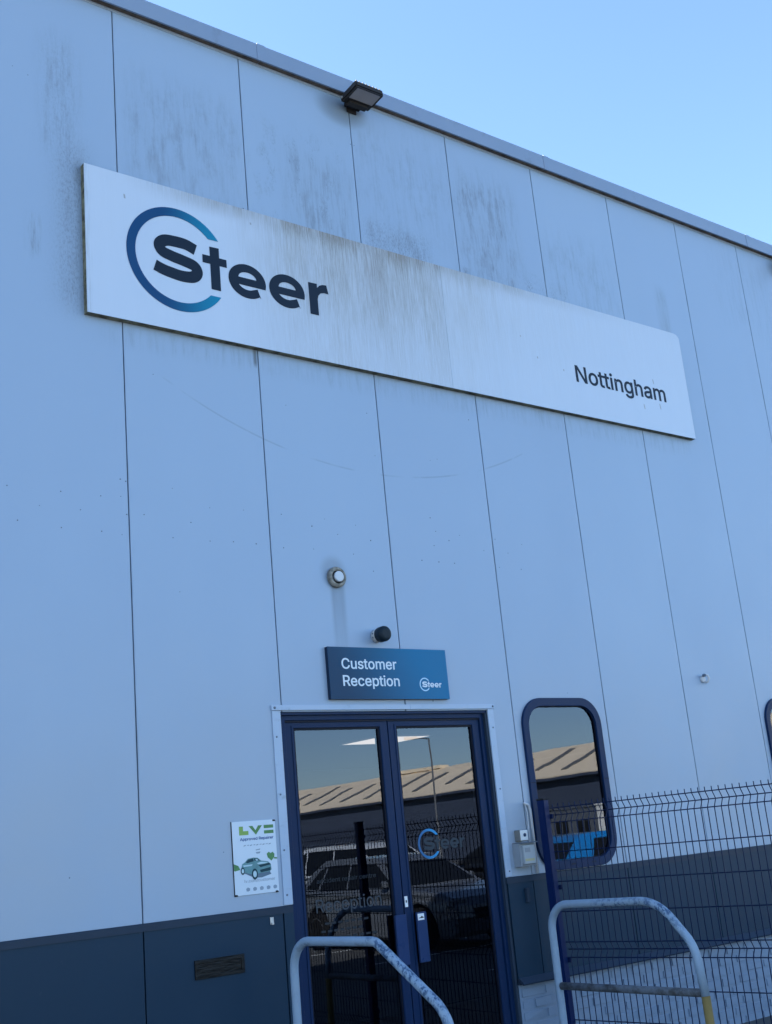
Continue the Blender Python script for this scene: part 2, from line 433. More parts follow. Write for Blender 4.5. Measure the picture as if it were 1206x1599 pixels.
# white painted brick base: single bricks where they show, one mesh elsewhere
bw, bh, mj = .215, .065, .010
def brick_bm():
    bm = bmesh.new(); box_bm(bm, 0, bw, 0, .1, 0, bh)
    bmesh.ops.bevel(bm, geom=[e for e in bm.edges if all(v.co.y < .01 for v in e.verts)], offset=.007, segments=2, affect='EDGES')
    return bm
meshes = []
for k in range(5):
    bm = brick_bm(); rr_ = random.Random(k)
    for v in bm.verts: v.co += Vector((rr_.uniform(-.002, .002), rr_.uniform(-.0025, .0025), rr_.uniform(-.002, .002)))
    me = bpy.data.meshes.new('brick'); bm.to_mesh(me); bm.free(); me.materials.append(BRICK); meshes.append(me)
half = bpy.data.meshes.new('brick'); bm = bmesh.new(); box_bm(bm, 0, bw / 2 - mj / 2, 0, .1, 0, bh)
bmesh.ops.bevel(bm, geom=[e for e in bm.edges if all(v.co.y < .01 for v in e.verts)], offset=.007, segments=2, affect='EDGES'); bm.to_mesh(half); bm.free(); half.materials.append(BRICK)
base = plate('brick_base', [rect(X0, DX0 - .08, 0, .6)] + [rect(DX1 + .013, X1, 0, .6)], .0105, .06, BRICK, WH)
xb0 = DX1 + .03
for row in range(8):
    z = .588 - (row + 1) * (bh + mj)
    x = xb0
    if row % 2:
        o = bpy.data.objects.new('brick', half); C.objects.link(o); o.parent = base; o.location = (x, .006, z); x += bw / 2 - mj / 2 + mj
    while x < 6.6:
        o = bpy.data.objects.new('brick', random.choice(meshes)); C.objects.link(o); o.parent = base
        o.location = (x,   .004 + random.uniform(-.0015, .0015), z); x += bw + mj
# parapet coping, three-metre lengths
cop = [(-.060, 7.262), (-.060, 7.395), (-.052, 7.402), (.30, 7.42), (.30, 7.405), (-.046, 7.388), (-.046, 7.262)]
for k in range(6):
    a = 1.168 - 6.0 + 3.0 * k
    co = strip('coping', a + .003, a + 2.997, cop, COPE)
    strip('coping_soffit', a + .003, a + 2.997, [(-.0455, 7.270), (-.0455, 7.275), (-.001, 7.275), (-.001, 7.270)], SOFFIT, co)
    strip('joint_strap', a - .035, a + .035, [(-.0635, 7.258), (-.0635, 7.397), (-.0605, 7.397), (-.0605, 7.258)], COPE, co)
strip('eaves_trim', X0, X1, [(-.005, 7.248), (-.005, 7.268), (-.0005, 7.268), (-.0005, 7.248)], TRIM)
# roof, sides and back
plate('roof', [[(X0, 7.2), (X1, 7.2), (X1, 7.25), (X0, 7.25)]], .121, 24, FLASH, WH)
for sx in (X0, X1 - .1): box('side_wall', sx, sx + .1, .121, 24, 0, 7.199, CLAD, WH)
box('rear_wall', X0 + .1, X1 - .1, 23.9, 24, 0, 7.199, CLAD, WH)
# reception room behind the glass
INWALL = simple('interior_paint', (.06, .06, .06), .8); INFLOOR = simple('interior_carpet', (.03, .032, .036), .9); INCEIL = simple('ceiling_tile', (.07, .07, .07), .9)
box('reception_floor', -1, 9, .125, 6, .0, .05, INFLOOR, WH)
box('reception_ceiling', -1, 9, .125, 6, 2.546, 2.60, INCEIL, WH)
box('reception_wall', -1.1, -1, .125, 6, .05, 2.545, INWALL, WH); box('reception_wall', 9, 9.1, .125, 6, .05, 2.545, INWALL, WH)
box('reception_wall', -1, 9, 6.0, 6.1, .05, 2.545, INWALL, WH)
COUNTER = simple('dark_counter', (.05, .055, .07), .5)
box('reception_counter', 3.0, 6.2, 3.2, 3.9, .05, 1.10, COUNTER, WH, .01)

# ---- double door
fr = plate('door_frame', [[(DX0, .05), (DX0, DZ), (DX1, DZ), (DX1, .05), (DX1 - .052, .05), (DX1 - .052, DZ - .05), (DX0 + .052, DZ - .05), (DX0 + .052, .05)]], .030, .118, BLUE, WH, .002)
plate('frame_bead', [[(DX0 + .0005, DZ - .001), (DX1 - .0005, DZ - .001), (DX1 - .0005, DZ - .018), (DX0 + .0005, DZ - .018)]], .010, .0298, BLUE, fr)
plate('frame_lining', [[(DX1 - .0005, .06), (DX1 - .0005, DZ - .02), (DX1 - .02, DZ - .02), (DX1 - .02, .06)]], .004, .0298, FLASH, fr)
MID = 1.865
def leaf(x0, x1, hinge):
    z0, z1 = .065, DZ - .052
    gx0, gx1, gz0, gz1 = x0 + .078, x1 - .078, .20, 2.345
    lf = plate('door_leaf', [rect(x0, x1, z0, z1), rect(gx0 - .012, gx1 + .012, gz0 - .012, gz1 + .012)[::-1]], .045, .095, BLUE, WH, .002)
    plate('glazing_bead', [rect(gx0 - .0118, gx1 + .0118, gz0 - .0118, gz1 + .0118), rect(gx0, gx1, gz0, gz1)[::-1]], .050, .090, BLUE_D, lf)
    plate('leaf_moulding', [rect(gx0 - .028, gx1 + .028, gz0 - .028, gz1 + .028), rect(gx0 - .013, gx1 + .013, gz0 - .013, gz1 + .013)[::-1]], .040, .0449, BLUE, lf, .001)
    p = plate('glass_pane', [rect(gx0 + .0004, gx1 - .0004, gz0 + .0004, gz1 - .0004)], .062, .066, GLASS, lf)
    return lf
LL = leaf(DX0 + .055, MID - .004, 0); LR = leaf(MID + .004, DX1 - .055, 1)
# transom bead that runs over both leaves, meeting stile cover
plate('transom_bead', [rect(DX0 + .053, DX1 - .053, DZ - .062, DZ - .0515)], .036, .0448, BLUE_D, WH)
plate('meeting_gap', [rect(MID - .0035, MID + .0035, .07, DZ - .065)], .060, .09, BLUE_D, WH)
# pull plates
PLATE = simple('push_plate_blue', (.020, .045, .125), .3, vary=.1)
for par, x0, x1 in ((LL, 1.765, 1.853), (LR, 1.940, 2.020)):
    plate('pull_handle', [rrect(x0, x1, .848, 1.155, .006, 3)], .012, .030, PLATE, par, .003)
    box('handle_stem', (x0 + x1) / 2 - .02, (x0 + x1) / 2 + .02, .030, .0449, .90, 1.1, BLUE_D, par)
WHITE = simple('white_label', (.78, .8, .82), .5, vary=.05)
st_ = plate('sticker', [rect(1.876, 1.900, 1.195, 1.262)], .0435, .0449, WHITE, LR)
plate('sticker_print', [rrect(1.883, 1.893, 1.222, 1.238, .003, 3)], .0428, .0434, BLACK, st_)
st_ = plate('sticker', [rect(1.946, 1.998, 1.106, 1.146)], .0105, .0118, WHITE, LR)
plate('sticker_print', [[(1.952, 1.118), (1.992, 1.118), (1.992, 1.123), (1.975, 1.131), (1.970, 1.123), (1.952, 1.121)]], .0098, .0104, BLACK, st_)
# light metal trims round the door
tl = plate('door_trim', [rect(.922, DX0 - .001, ZP + .004, 2.462)], -.008, -.0005, TRIM, WH, .001)
tr = plate('door_trim', [rect(DX1 + .001, 2.800, ZP + .004, 2.462)], -.008, -.0005, TRIM, WH, .001)
th = plate('door_trim', [rect(.918, 2.03, 2.464, 2.496)], -.014, -.0005, TRIM, WH, .001)
th2 = plate('door_trim', [rect(2.032, 2.812, 2.464, 2.496)], -.0125, -.0005, TRIM, WH, .001)
box('door_reveal', DX1 - .0004, DX1 + .0008, .001, .0295, .65, DZ, FLASH, WH)
scr_me = None
def screw(x, y, z, par, r=.006, mat=None):
    global scr_me
    if scr_me is None:
        o = lathe('screw', [(1, 0), (1, -.35), (.55, -.6)], DARKSCREW, None, 8); scr_me = o.data; bpy.data.objects.remove(o)
    o = bpy.data.objects.new('screw', scr_me); C.objects.link(o); o.parent = par; o.location = (x, y, z); o.scale = (r, r, r)
for z in (1.36, 1.62, 1.95, 2.3): screw(.945, -.0082, z, tl)
for z in (1.34, 1.9, 2.33): screw(2.78, -.0082, z, tr)
screw(.940, -.0142, 2.480, th, .008); screw(2.795, -.0127, 2.480, th2, .008); screw(2.25, -.0004, 2.522, WH, .005)
# screws and plugged holes left by older lettering
for x, z in [(-0.75, 3.75), (-0.43, 3.75), (-0.18, 3.75), (-0.05, 3.87), (-0.015, 3.86), (-0.05, 3.76), (-0.56, 3.65), (-0.31, 3.65), (-0.015, 3.65), (-0.69, 3.55), (-0.43, 3.53), (-0.18, 3.53), (-0.05, 3.52), (0.3, 3.85), (0.1, 3.66), (0.56, 3.75), (0.81, 3.76), (0.42, 3.64), (0.29, 3.53), (0.55, 3.53), (0.72, 3.54), (0.89, 3.54), (0.32, 3.19), (1.94, 4.28), (2.46, 4.31), (2.53, 4.33), (1.1, 3.76), (1.45, 3.76), (1.34, 3.7), (1.71, 3.74), (1.55, 3.66), (1.83, 3.64), (1.1, 3.53), (1.34, 3.54), (1.67, 3.53), (1.83, 3.42), (2.4, 3.86), (2.44, 3.76), (2.67, 3.75), (2.41, 3.65), (2.56, 3.7), (2.28, 3.53), (2.44, 3.53), (2.59, 3.53), (2.9, 3.65), (3.03, 3.75), (3.31, 3.73), (3.15, 3.65), (3.04, 3.53), (3.27, 3.53),
             (-.42, 1.58), (.53, 1.64), (-.60, 6.52), (-.70, 6.55), (.96, 6.0), (1.06, 5.98), (1.985, 6.85), (2.02, 6.85), (.2, 4.6), (1.2, 4.55), (1.9, 4.6), (2.9, 4.7), (3.6, 2.58)]:
    screw(x, -.0003, z, WH, random.uniform(.0025, .0045))
# ---- windows with rounded corners
for (a, b, c, d) in WIN:
    w = plate('window', [rrect(a, b, c, d, .205), rrect(a + .060, b - .060, c + .062, d - .062, .152)[::-1]], -.022, .05, BLUE, WH, .004)
    plate('window_gasket', [rrect(a + .0603, b - .0603, c + .0623, d - .0623, .152), rrect(a + .066, b - .066, c + .068, d - .068, .147)[::-1]], -.006, .045, BLUE_D, w)
    plate('glass_pane', [rrect(a + .0665, b - .0665, c + .0685, d - .0685, .146)], .004, .008, GLASS, w)
    for fx in (.40, .66): plate('drain_slot', [rect(a + (b - a) * fx - .022, a + (b - a) * fx + .022, c + .028, c + .036)], -.0235, -.0221, BLACK, w)
    for xx in (a + .030, b - .030): box('frame_joint', xx - .0295, xx + .0295, -.0232, -.0221, 1.925, 1.929, BLUE_D, w)
rehome(WH, (1.0, 0, 0))
# ------------------------------------------------------------------ lettering
GLYPH = json.loads('{".":[188,[[[95,-4],[86,-4],[78,-1],[70,3],[63,9],[57,16],[53,24],[50,32],[50,41],[50,50],[53,59],[57,66],[63,73],[70,79],[78,83],[86,86],[95,87],[104,86],[113,83],[121,79],[128,73],[134,66],[138,59],[140,50],[141,41],[140,32],[138,24],[134,16],[128,9],[121,3],[113,-1],[104,-4]]]],"/":[249,[[[235,533],[71,-76],[14,-76],[178,533]]]],"A":[480,[[[16,0],[201,509],[276,509],[463,0],[395,0],[345,142],[135,142],[85,0]],[[155,199],[325,199],[238,455]]]],"C":[510,[[[267,-7],[235,-5],[205,1],[177,11],[150,25],[126,42],[104,63],[86,88],[70,115],[57,146],[48,179],[42,215],[40,254],[42,293],[48,329],[57,362],[70,393],[86,421],[104,445],[126,466],[150,484],[177,498],[205,508],[235,514],[267,516],[286,515],[305,513],[323,509],[340,504],[357,498],[373,490],[388,481],[402,471],[415,460],[427,447],[438,433],[448,418],[456,402],[463,385],[469,367],[473,348],[408,348],[405,361],[401,373],[395,384],[389,395],[382,404],[375,413],[366,421],[357,428],[348,435],[337,440],[327,445],[315,449],[304,452],[292,454],[280,455],[267,456],[245,454],[223,450],[203,443],[184,432],[166,419],[150,403],[137,385],[125,364],[116,340],[109,314],[105,285],[103,254],[105,223],[109,194],[116,168],[125,145],[137,123],[151,105],[166,89],[184,76],[203,66],[223,59],[245,54],[267,53],[280,53],[292,55],[304,57],[315,60],[327,64],[337,69],[348,74],[357,81],[366,88],[375,96],[382,105],[389,114],[395,125],[401,136],[405,148],[408,160],[473,160],[469,142],[463,124],[457,107],[448,91],[438,76],[428,62],[416,49],[402,38],[388,28],[373,19],[357,11],[341,5],[323,0],[305,-4],[286,-6]]]],"N":[523,[[[60,0],[60,509],[136,509],[343,183],[347,176],[352,169],[357,160],[363,151],[369,141],[375,130],[381,119],[388,107],[394,94],[401,82],[407,68],[414,55],[405,54],[403,68],[402,81],[401,95],[401,108],[400,121],[400,134],[399,146],[399,157],[399,168],[399,178],[399,187],[399,195],[399,509],[463,509],[463,0],[387,0],[202,290],[196,300],[190,310],[184,320],[177,331],[171,342],[164,354],[156,367],[148,381],[139,396],[130,413],[119,432],[108,452],[119,454],[120,435],[121,417],[122,400],[122,384],[123,368],[123,354],[124,340],[124,328],[125,317],[125,307],[125,298],[125,291],[125,0]]]],"R":[449,[[[60,0],[60,509],[236,509],[264,507],[290,504],[313,497],[333,489],[351,478],[367,465],[380,450],[390,433],[399,415],[405,395],[408,374],[409,352],[408,330],[405,309],[399,290],[390,271],[380,255],[367,240],[351,228],[333,217],[312,209],[428,0],[353,0],[247,198],[125,198],[125,0]],[[125,255],[234,255],[252,256],[269,258],[284,262],[298,267],[309,273],[319,281],[327,290],[334,300],[339,312],[342,324],[344,338],[345,352],[344,367],[342,380],[339,393],[334,405],[327,415],[319,425],[309,433],[298,440],[284,445],[269,449],[252,451],[233,452],[125,452]]]],"a":[389,[[[160,-9],[142,-8],[126,-5],[110,-1],[94,5],[80,12],[68,22],[57,32],[48,45],[40,58],[35,73],[31,90],[30,108],[31,123],[34,138],[38,150],[43,161],[50,171],[58,179],[67,187],[78,193],[89,199],[100,203],[112,207],[125,211],[138,213],[152,216],[165,218],[178,220],[194,222],[209,224],[222,225],[234,227],[244,228],[252,230],[259,232],[265,235],[270,238],[273,243],[275,248],[276,255],[276,257],[275,268],[273,279],[271,288],[267,297],[262,304],[256,311],[248,317],[240,322],[230,326],[220,329],[208,330],[196,331],[183,330],[171,329],[159,326],[149,322],[140,318],[132,313],[124,307],[118,301],[112,294],[107,288],[103,281],[100,274],[41,291],[48,308],[57,322],[67,335],[79,346],[91,355],[104,364],[118,370],[133,375],[148,379],[163,382],[179,384],[194,384],[204,384],[215,383],[227,382],[239,379],[251,376],[263,372],[275,367],[286,360],[296,353],[306,343],[315,333],[322,320],[329,306],[333,290],[336,272],[337,251],[337,0],[277,0],[277,52],[272,52],[269,45],[264,38],[258,32],[252,25],[244,18],[236,12],[226,6],[215,1],[203,-3],[190,-6],[176,-8]],[[170,45],[187,46],[202,49],[216,53],[228,59],[239,66],[248,74],[257,83],[263,93],[269,104],[272,115],[275,126],[276,138],[276,190],[273,188],[270,186],[265,184],[259,182],[253,180],[246,179],[239,177],[231,176],[223,175],[216,173],[208,172],[200,171],[193,170],[186,169],[181,169],[175,168],[165,166],[154,164],[144,162],[134,159],[125,155],[117,150],[110,145],[103,139],[98,132],[95,124],[93,115],[92,105],[92,95],[94,87],[98,79],[102,72],[107,66],[114,61],[121,56],[130,52],[139,49],[149,47],[159,46]]]],"c":[396,[[[207,-8],[182,-7],[159,-2],[137,6],[117,16],[98,30],[82,46],[68,64],[56,85],[46,108],[40,133],[36,159],[34,187],[36,216],[40,243],[46,268],[56,291],[68,312],[82,330],[98,346],[117,360],[137,371],[159,378],[182,383],[207,384],[221,384],[234,383],[247,380],[260,377],[272,373],[284,368],[295,362],[305,356],[315,349],[324,341],[332,332],[340,322],[347,312],[353,301],[358,289],[362,277],[303,262],[301,269],[298,276],[294,283],[290,289],[286,295],[281,301],[276,306],[270,311],[264,315],[257,319],[250,322],[242,325],[234,327],[226,329],[217,329],[207,330],[189,329],[173,325],[158,319],[145,310],[134,300],[124,287],[115,274],[108,258],[103,242],[99,224],[97,206],[96,187],[97,169],[99,151],[103,134],[108,117],[115,102],[124,89],[134,76],[145,66],[158,57],[173,51],[189,48],[207,46],[217,47],[226,48],[234,49],[243,52],[250,54],[258,58],[264,62],[271,66],[277,71],[282,76],[287,82],[292,89],[296,95],[299,102],[302,110],[304,117],[363,102],[359,90],[354,78],[348,67],[341,56],[334,46],[325,37],[316,29],[306,21],[296,15],[285,9],[273,4],[261,-1],[248,-4],[235,-6],[221,-8]]]],"d":[424,[[[195,-8],[172,-7],[151,-2],[130,5],[111,16],[94,29],[79,45],[66,64],[55,84],[46,108],[39,133],[35,160],[34,189],[35,218],[39,245],[46,270],[55,293],[66,313],[79,332],[95,347],[112,361],[131,371],[151,378],[173,383],[196,384],[213,384],[228,381],[241,378],[253,373],[263,367],[272,360],[280,353],[287,346],[293,338],[298,331],[303,325],[306,319],[311,319],[311,509],[372,509],[372,0],[313,0],[313,59],[307,59],[303,53],[298,46],[293,39],[287,31],[280,24],[272,17],[263,10],[252,4],[241,-1],[227,-5],[212,-7]],[[205,47],[221,48],[236,51],[250,57],[263,65],[274,75],[284,86],[293,100],[299,115],[305,132],[309,150],[311,169],[312,189],[311,210],[309,229],[305,247],[300,263],[293,278],[284,291],[275,302],[263,312],[251,320],[237,325],[221,329],[205,330],[187,329],[172,325],[157,319],[145,311],[133,301],[124,290],[115,276],[108,261],[103,245],[99,227],[97,209],[96,189],[97,170],[99,151],[103,133],[109,117],[115,101],[124,88],[134,76],[145,66],[158,57],[172,51],[188,48]]]],"e":[404,[[[212,-8],[185,-7],[161,-2],[138,6],[117,16],[98,30],[82,46],[68,64],[56,85],[46,108],[40,132],[35,159],[34,187],[35,215],[39,242],[46,267],[55,290],[67,311],[81,329],[97,346],[115,359],[135,370],[157,378],[180,383],[205,384],[221,384],[236,382],[251,379],[266,374],[280,368],[294,361],[307,351],[319,341],[331,329],[341,315],[350,299],[357,282],[363,263],[368,242],[370,219],[371,194],[371,169],[97,169],[97,157],[100,139],[104,122],[110,106],[118,92],[128,80],[139,70],[151,61],[165,55],[179,50],[195,47],[212,46],[224,47],[234,48],[244,50],[254,53],[263,56],[271,61],[278,66],[285,73],[292,80],[297,88],[302,96],[306,105],[365,91],[360,77],[353,63],[345,51],[335,39],[324,29],[311,19],[298,11],[283,4],[266,-1],[249,-5],[231,-7]],[[98,221],[308,221],[307,237],[303,254],[298,269],[291,282],[283,294],[273,305],[263,314],[250,321],[237,326],[222,329],[205,330],[189,329],[173,326],[159,321],[146,313],[135,304],[125,294],[116,282],[109,270],[103,256],[99,241],[97,226]]]],"g":[425,[[[207,-151],[187,-150],[168,-148],[150,-144],[134,-140],[119,-134],[105,-127],[93,-119],[82,-110],[73,-101],[64,-91],[57,-80],[51,-69],[101,-41],[106,-47],[110,-53],[116,-59],[122,-66],[128,-72],[136,-78],[145,-83],[154,-88],[165,-92],[178,-95],[192,-97],[207,-97],[229,-96],[249,-92],[267,-85],[282,-75],[295,-62],[304,-47],[310,-28],[311,-6],[311,52],[287,41],[280,34],[272,28],[263,21],[252,16],[241,11],[227,8],[212,5],[195,5],[173,6],[152,10],[132,17],[113,27],[95,39],[80,53],[67,71],[55,90],[46,112],[39,136],[35,163],[34,191],[35,220],[39,246],[46,271],[55,293],[66,314],[80,332],[95,347],[112,361],[131,371],[152,378],[173,383],[196,384],[213,384],[228,382],[242,378],[253,373],[264,367],[273,360],[281,353],[288,346],[294,338],[313,340],[313,379],[372,379],[372,-9],[371,-32],[367,-54],[360,-73],[350,-90],[338,-104],[324,-117],[308,-127],[291,-136],[271,-142],[251,-147],[229,-150]],[[205,59],[222,60],[237,63],[251,68],[264,75],[275,84],[285,95],[293,107],[300,121],[305,137],[309,154],[312,172],[312,193],[312,212],[309,231],[305,248],[300,264],[293,278],[285,291],[275,303],[264,312],[251,320],[237,325],[222,329],[205,330],[188,329],[172,325],[158,320],[145,312],[134,302],[124,290],[115,277],[109,262],[103,246],[99,229],[97,212],[96,193],[97,173],[99,155],[103,138],[109,123],[116,108],[124,96],[134,85],[145,76],[158,68],[172,63],[188,60]]]],"h":[410,[[[114,227],[114,0],[53,0],[53,509],[114,509],[114,287],[102,287],[112,312],[124,332],[137,349],[152,362],[169,372],[187,379],[207,383],[227,384],[246,383],[264,380],[280,376],[295,369],[309,360],[321,349],[332,336],[341,321],[348,304],[353,285],[356,264],[357,240],[357,0],[296,0],[296,235],[295,256],[290,275],[283,291],[273,304],[260,315],[246,323],[229,328],[210,329],[197,328],[184,326],[172,322],[161,317],[150,311],[141,303],[133,293],[126,283],[121,271],[117,257],[114,243]]]],"i":[167,[[[53,0],[53,379],[114,379],[114,0]],[[84,443],[75,444],[67,446],[60,449],[54,455],[48,461],[44,468],[42,475],[41,483],[42,491],[44,499],[48,506],[54,512],[60,517],[67,521],[75,523],[84,524],[92,523],[100,521],[107,517],[114,512],[119,506],[123,499],[126,491],[126,483],[126,475],[123,468],[119,461],[114,455],[107,449],[100,446],[92,444]]]],"l":[189,[[[139,-2],[119,-1],[101,3],[86,10],[74,20],[65,33],[58,47],[54,65],[53,84],[53,509],[114,509],[114,99],[114,87],[115,77],[117,68],[120,62],[124,58],[130,54],[137,53],[146,52],[150,52],[154,52],[158,52],[160,53],[163,53],[165,53],[167,54],[170,54],[181,3],[176,2],[172,1],[167,0],[162,-1],[156,-2],[151,-2],[145,-2]]]],"m":[610,[[[53,0],[53,379],[112,379],[112,295],[108,295],[112,310],[118,323],[125,335],[132,346],[141,355],[151,363],[161,370],[172,376],[183,380],[195,384],[207,386],[219,386],[239,385],[257,380],[273,372],[287,361],[299,347],[309,331],[316,314],[321,295],[312,295],[317,308],[322,321],[329,332],[337,343],[347,353],[357,361],[368,369],[381,375],[394,380],[407,383],[422,385],[437,386],[453,385],[468,383],[483,378],[497,372],[510,364],[522,354],[532,342],[541,328],[548,313],[553,296],[556,276],[557,255],[557,0],[496,0],[496,254],[494,273],[490,289],[483,302],[473,313],[460,321],[447,326],[433,329],[419,330],[406,330],[395,328],[384,324],[374,320],[365,314],[358,307],[351,299],[345,290],[341,280],[338,270],[336,259],[335,247],[335,0],[274,0],[274,260],[273,275],[269,288],[262,301],[253,311],[242,320],[229,326],[215,329],[199,330],[188,330],[178,328],[168,325],[158,320],[148,314],[140,307],[132,299],[126,289],[121,278],[117,266],[114,253],[114,238],[114,0]]]],"n":[410,[[[114,227],[114,0],[53,0],[53,379],[112,379],[112,287],[102,287],[112,312],[124,332],[137,349],[152,362],[169,372],[187,379],[207,383],[227,384],[246,383],[264,380],[280,376],[295,369],[309,360],[321,349],[332,336],[341,321],[348,304],[353,285],[356,264],[357,240],[357,0],[296,0],[296,235],[295,256],[290,275],[283,291],[273,304],[260,315],[246,323],[229,328],[210,329],[197,328],[184,326],[172,322],[161,317],[150,311],[141,303],[133,293],[126,283],[121,271],[117,257],[114,243]]]],"o":[415,[[[207,-8],[182,-7],[159,-2],[137,6],[117,16],[98,30],[82,46],[68,64],[56,85],[46,108],[40,133],[36,159],[34,187],[36,216],[40,243],[46,268],[56,291],[68,312],[82,330],[98,346],[117,360],[137,371],[159,378],[182,383],[207,384],[233,383],[256,378],[278,371],[299,360],[317,346],[333,330],[347,312],[359,291],[369,268],[376,243],[380,216],[381,187],[380,159],[376,133],[369,108],[359,85],[347,64],[333,46],[317,30],[299,16],[278,6],[256,-2],[233,-7]],[[207,46],[226,48],[242,51],[257,57],[270,66],[282,76],[292,89],[300,102],[307,117],[312,134],[316,151],[318,169],[319,187],[318,206],[316,224],[312,242],[307,258],[300,274],[292,287],[282,300],[270,310],[257,319],[242,325],[226,329],[207,330],[189,329],[173,325],[158,319],[145,310],[134,300],[124,287],[115,274],[108,258],[103,242],[99,224],[97,206],[96,187],[97,169],[99,151],[103,134],[108,117],[115,102],[124,89],[134,76],[145,66],[158,57],[173,51],[189,48]]]],"p":[424,[[[53,-143],[53,379],[112,379],[112,319],[118,319],[122,325],[126,331],[131,338],[137,346],[144,353],[152,360],[161,367],[171,373],[183,378],[197,381],[212,384],[229,384],[252,383],[274,378],[294,371],[313,361],[330,347],[345,332],[359,313],[370,293],[379,270],[385,245],[389,218],[390,189],[389,160],[385,133],[379,108],[370,84],[359,64],[346,45],[330,29],[313,16],[294,5],[274,-2],[252,-7],[229,-8],[213,-7],[198,-5],[184,-1],[173,4],[162,10],[153,17],[145,24],[138,31],[132,39],[127,46],[122,53],[118,59],[114,59],[114,-143]],[[220,47],[237,48],[253,51],[267,57],[279,66],[291,76],[301,88],[309,101],[316,117],[321,133],[325,151],[327,170],[328,189],[327,209],[325,227],[321,245],[316,261],[309,276],[301,290],[291,301],[280,311],[267,319],[253,325],[237,329],[220,330],[203,329],[188,325],[174,320],[161,312],[150,302],[140,291],[132,278],[125,263],[120,247],[116,229],[113,210],[113,189],[113,169],[116,150],[120,132],[125,115],[132,100],[140,86],[150,75],[162,65],[174,57],[188,51],[204,48]]]],"r":[259,[[[53,0],[53,379],[112,379],[112,321],[115,321],[122,335],[130,347],[140,358],[152,367],[166,375],[181,380],[196,384],[213,385],[217,385],[221,385],[225,385],[229,384],[234,384],[237,384],[241,384],[243,384],[243,322],[242,323],[239,323],[235,324],[230,324],[224,325],[219,325],[213,326],[207,326],[194,325],[182,323],[170,319],[159,315],[149,309],[140,301],[132,293],[126,284],[121,273],[117,262],[114,250],[114,237],[114,0]]]],"s":[365,[[[182,-8],[163,-7],[145,-5],[128,-2],[112,3],[98,10],[84,18],[72,27],[62,38],[53,50],[45,63],[40,78],[36,94],[94,107],[99,92],[105,79],[114,69],[124,60],[136,54],[150,49],[165,46],[181,45],[200,46],[217,50],[232,55],[244,62],[255,71],[262,81],[267,91],[268,103],[267,112],[265,121],[260,129],[254,136],[246,142],[237,147],[225,151],[212,155],[149,170],[125,177],[104,186],[87,196],[72,208],[61,222],[53,237],[48,255],[47,274],[48,290],[51,305],[57,319],[65,332],[75,343],[87,354],[100,363],[115,370],[131,377],[149,381],[167,384],[187,384],[206,384],[223,381],[239,378],[254,372],[267,366],[279,358],[290,349],[299,339],[307,328],[314,316],[319,303],[324,290],[268,277],[264,288],[258,298],[251,307],[243,316],[232,323],[219,328],[205,331],[187,333],[171,332],[156,329],[143,324],[131,317],[121,308],[114,299],[110,289],[109,277],[110,267],[112,258],[117,250],[124,243],[133,237],[144,232],[157,227],[172,223],[229,209],[254,202],[275,194],[292,183],[306,171],[317,158],[325,142],[330,125],[331,107],[330,90],[326,75],[321,61],[312,47],[302,35],[290,24],[276,15],[260,6],[242,0],[223,-5],[203,-7]]]],"t":[227,[[[65,379],[65,471],[126,471],[126,379],[204,379],[204,327],[126,327],[126,98],[127,86],[128,76],[132,68],[136,61],[142,56],[150,53],[159,51],[170,50],[173,50],[177,50],[181,51],[185,51],[190,52],[194,52],[198,53],[202,54],[213,2],[208,0],[203,-1],[198,-2],[192,-3],[186,-3],[180,-4],[174,-4],[168,-4],[145,-3],[125,2],[107,10],[92,21],[80,35],[72,52],[67,71],[65,93],[65,327],[6,327],[6,379]]]],"u":[410,[[[182,-5],[164,-4],[146,-1],[130,4],[115,11],[101,20],[89,31],[78,44],[69,59],[62,76],[57,95],[54,116],[53,139],[53,379],[114,379],[114,144],[115,123],[119,105],[127,89],[137,75],[150,64],[164,56],[181,52],[200,50],[213,51],[226,53],[238,57],[249,62],[259,69],[268,77],[276,86],[283,97],[289,109],[293,122],[295,137],[296,153],[296,379],[357,379],[357,0],[298,0],[298,92],[307,92],[297,67],[286,47],[272,30],[257,17],[240,7],[222,0],[203,-4]]]],"v":[389,[[[163,0],[17,379],[84,379],[165,155],[171,138],[177,121],[182,104],[187,87],[191,70],[196,53],[201,37],[206,21],[184,21],[189,37],[194,53],[198,70],[203,87],[207,104],[213,121],[218,138],[224,155],[305,379],[371,379],[226,0]]]]}')
GLYPH['N'][1] = [[[60, 0], [60, 509], [136, 509], [399, 105], [399, 509], [463, 509], [463, 0], [387, 0], [124, 405], [124, 0]]]
def offset_loop(lp, d):
    n = len(lp); area = sum(lp[i][0] * lp[(i + 1) % n][1] - lp[(i + 1) % n][0] * lp[i][1] for i in range(n))
    out = []
    for i in range(n):
        p0, p, p1 = Vector(lp[i - 1]), Vector(lp[i]), Vector(lp[(i + 1) % n])
        e0, e1 = (p - p0), (p1 - p)
        if e0.length < 1e-9 or e1.length < 1e-9: out.append(tuple(p)); continue
        n0 = Vector((e0.y, -e0.x)).normalized(); n1 = Vector((e1.y, -e1.x)).normalized()
        mm = n0 + n1
        mm = n1 if mm.length < 1e-6 else mm / max(mm.length_squared / 2, .5)
        out.append(tuple(p + mm * d))
    return out
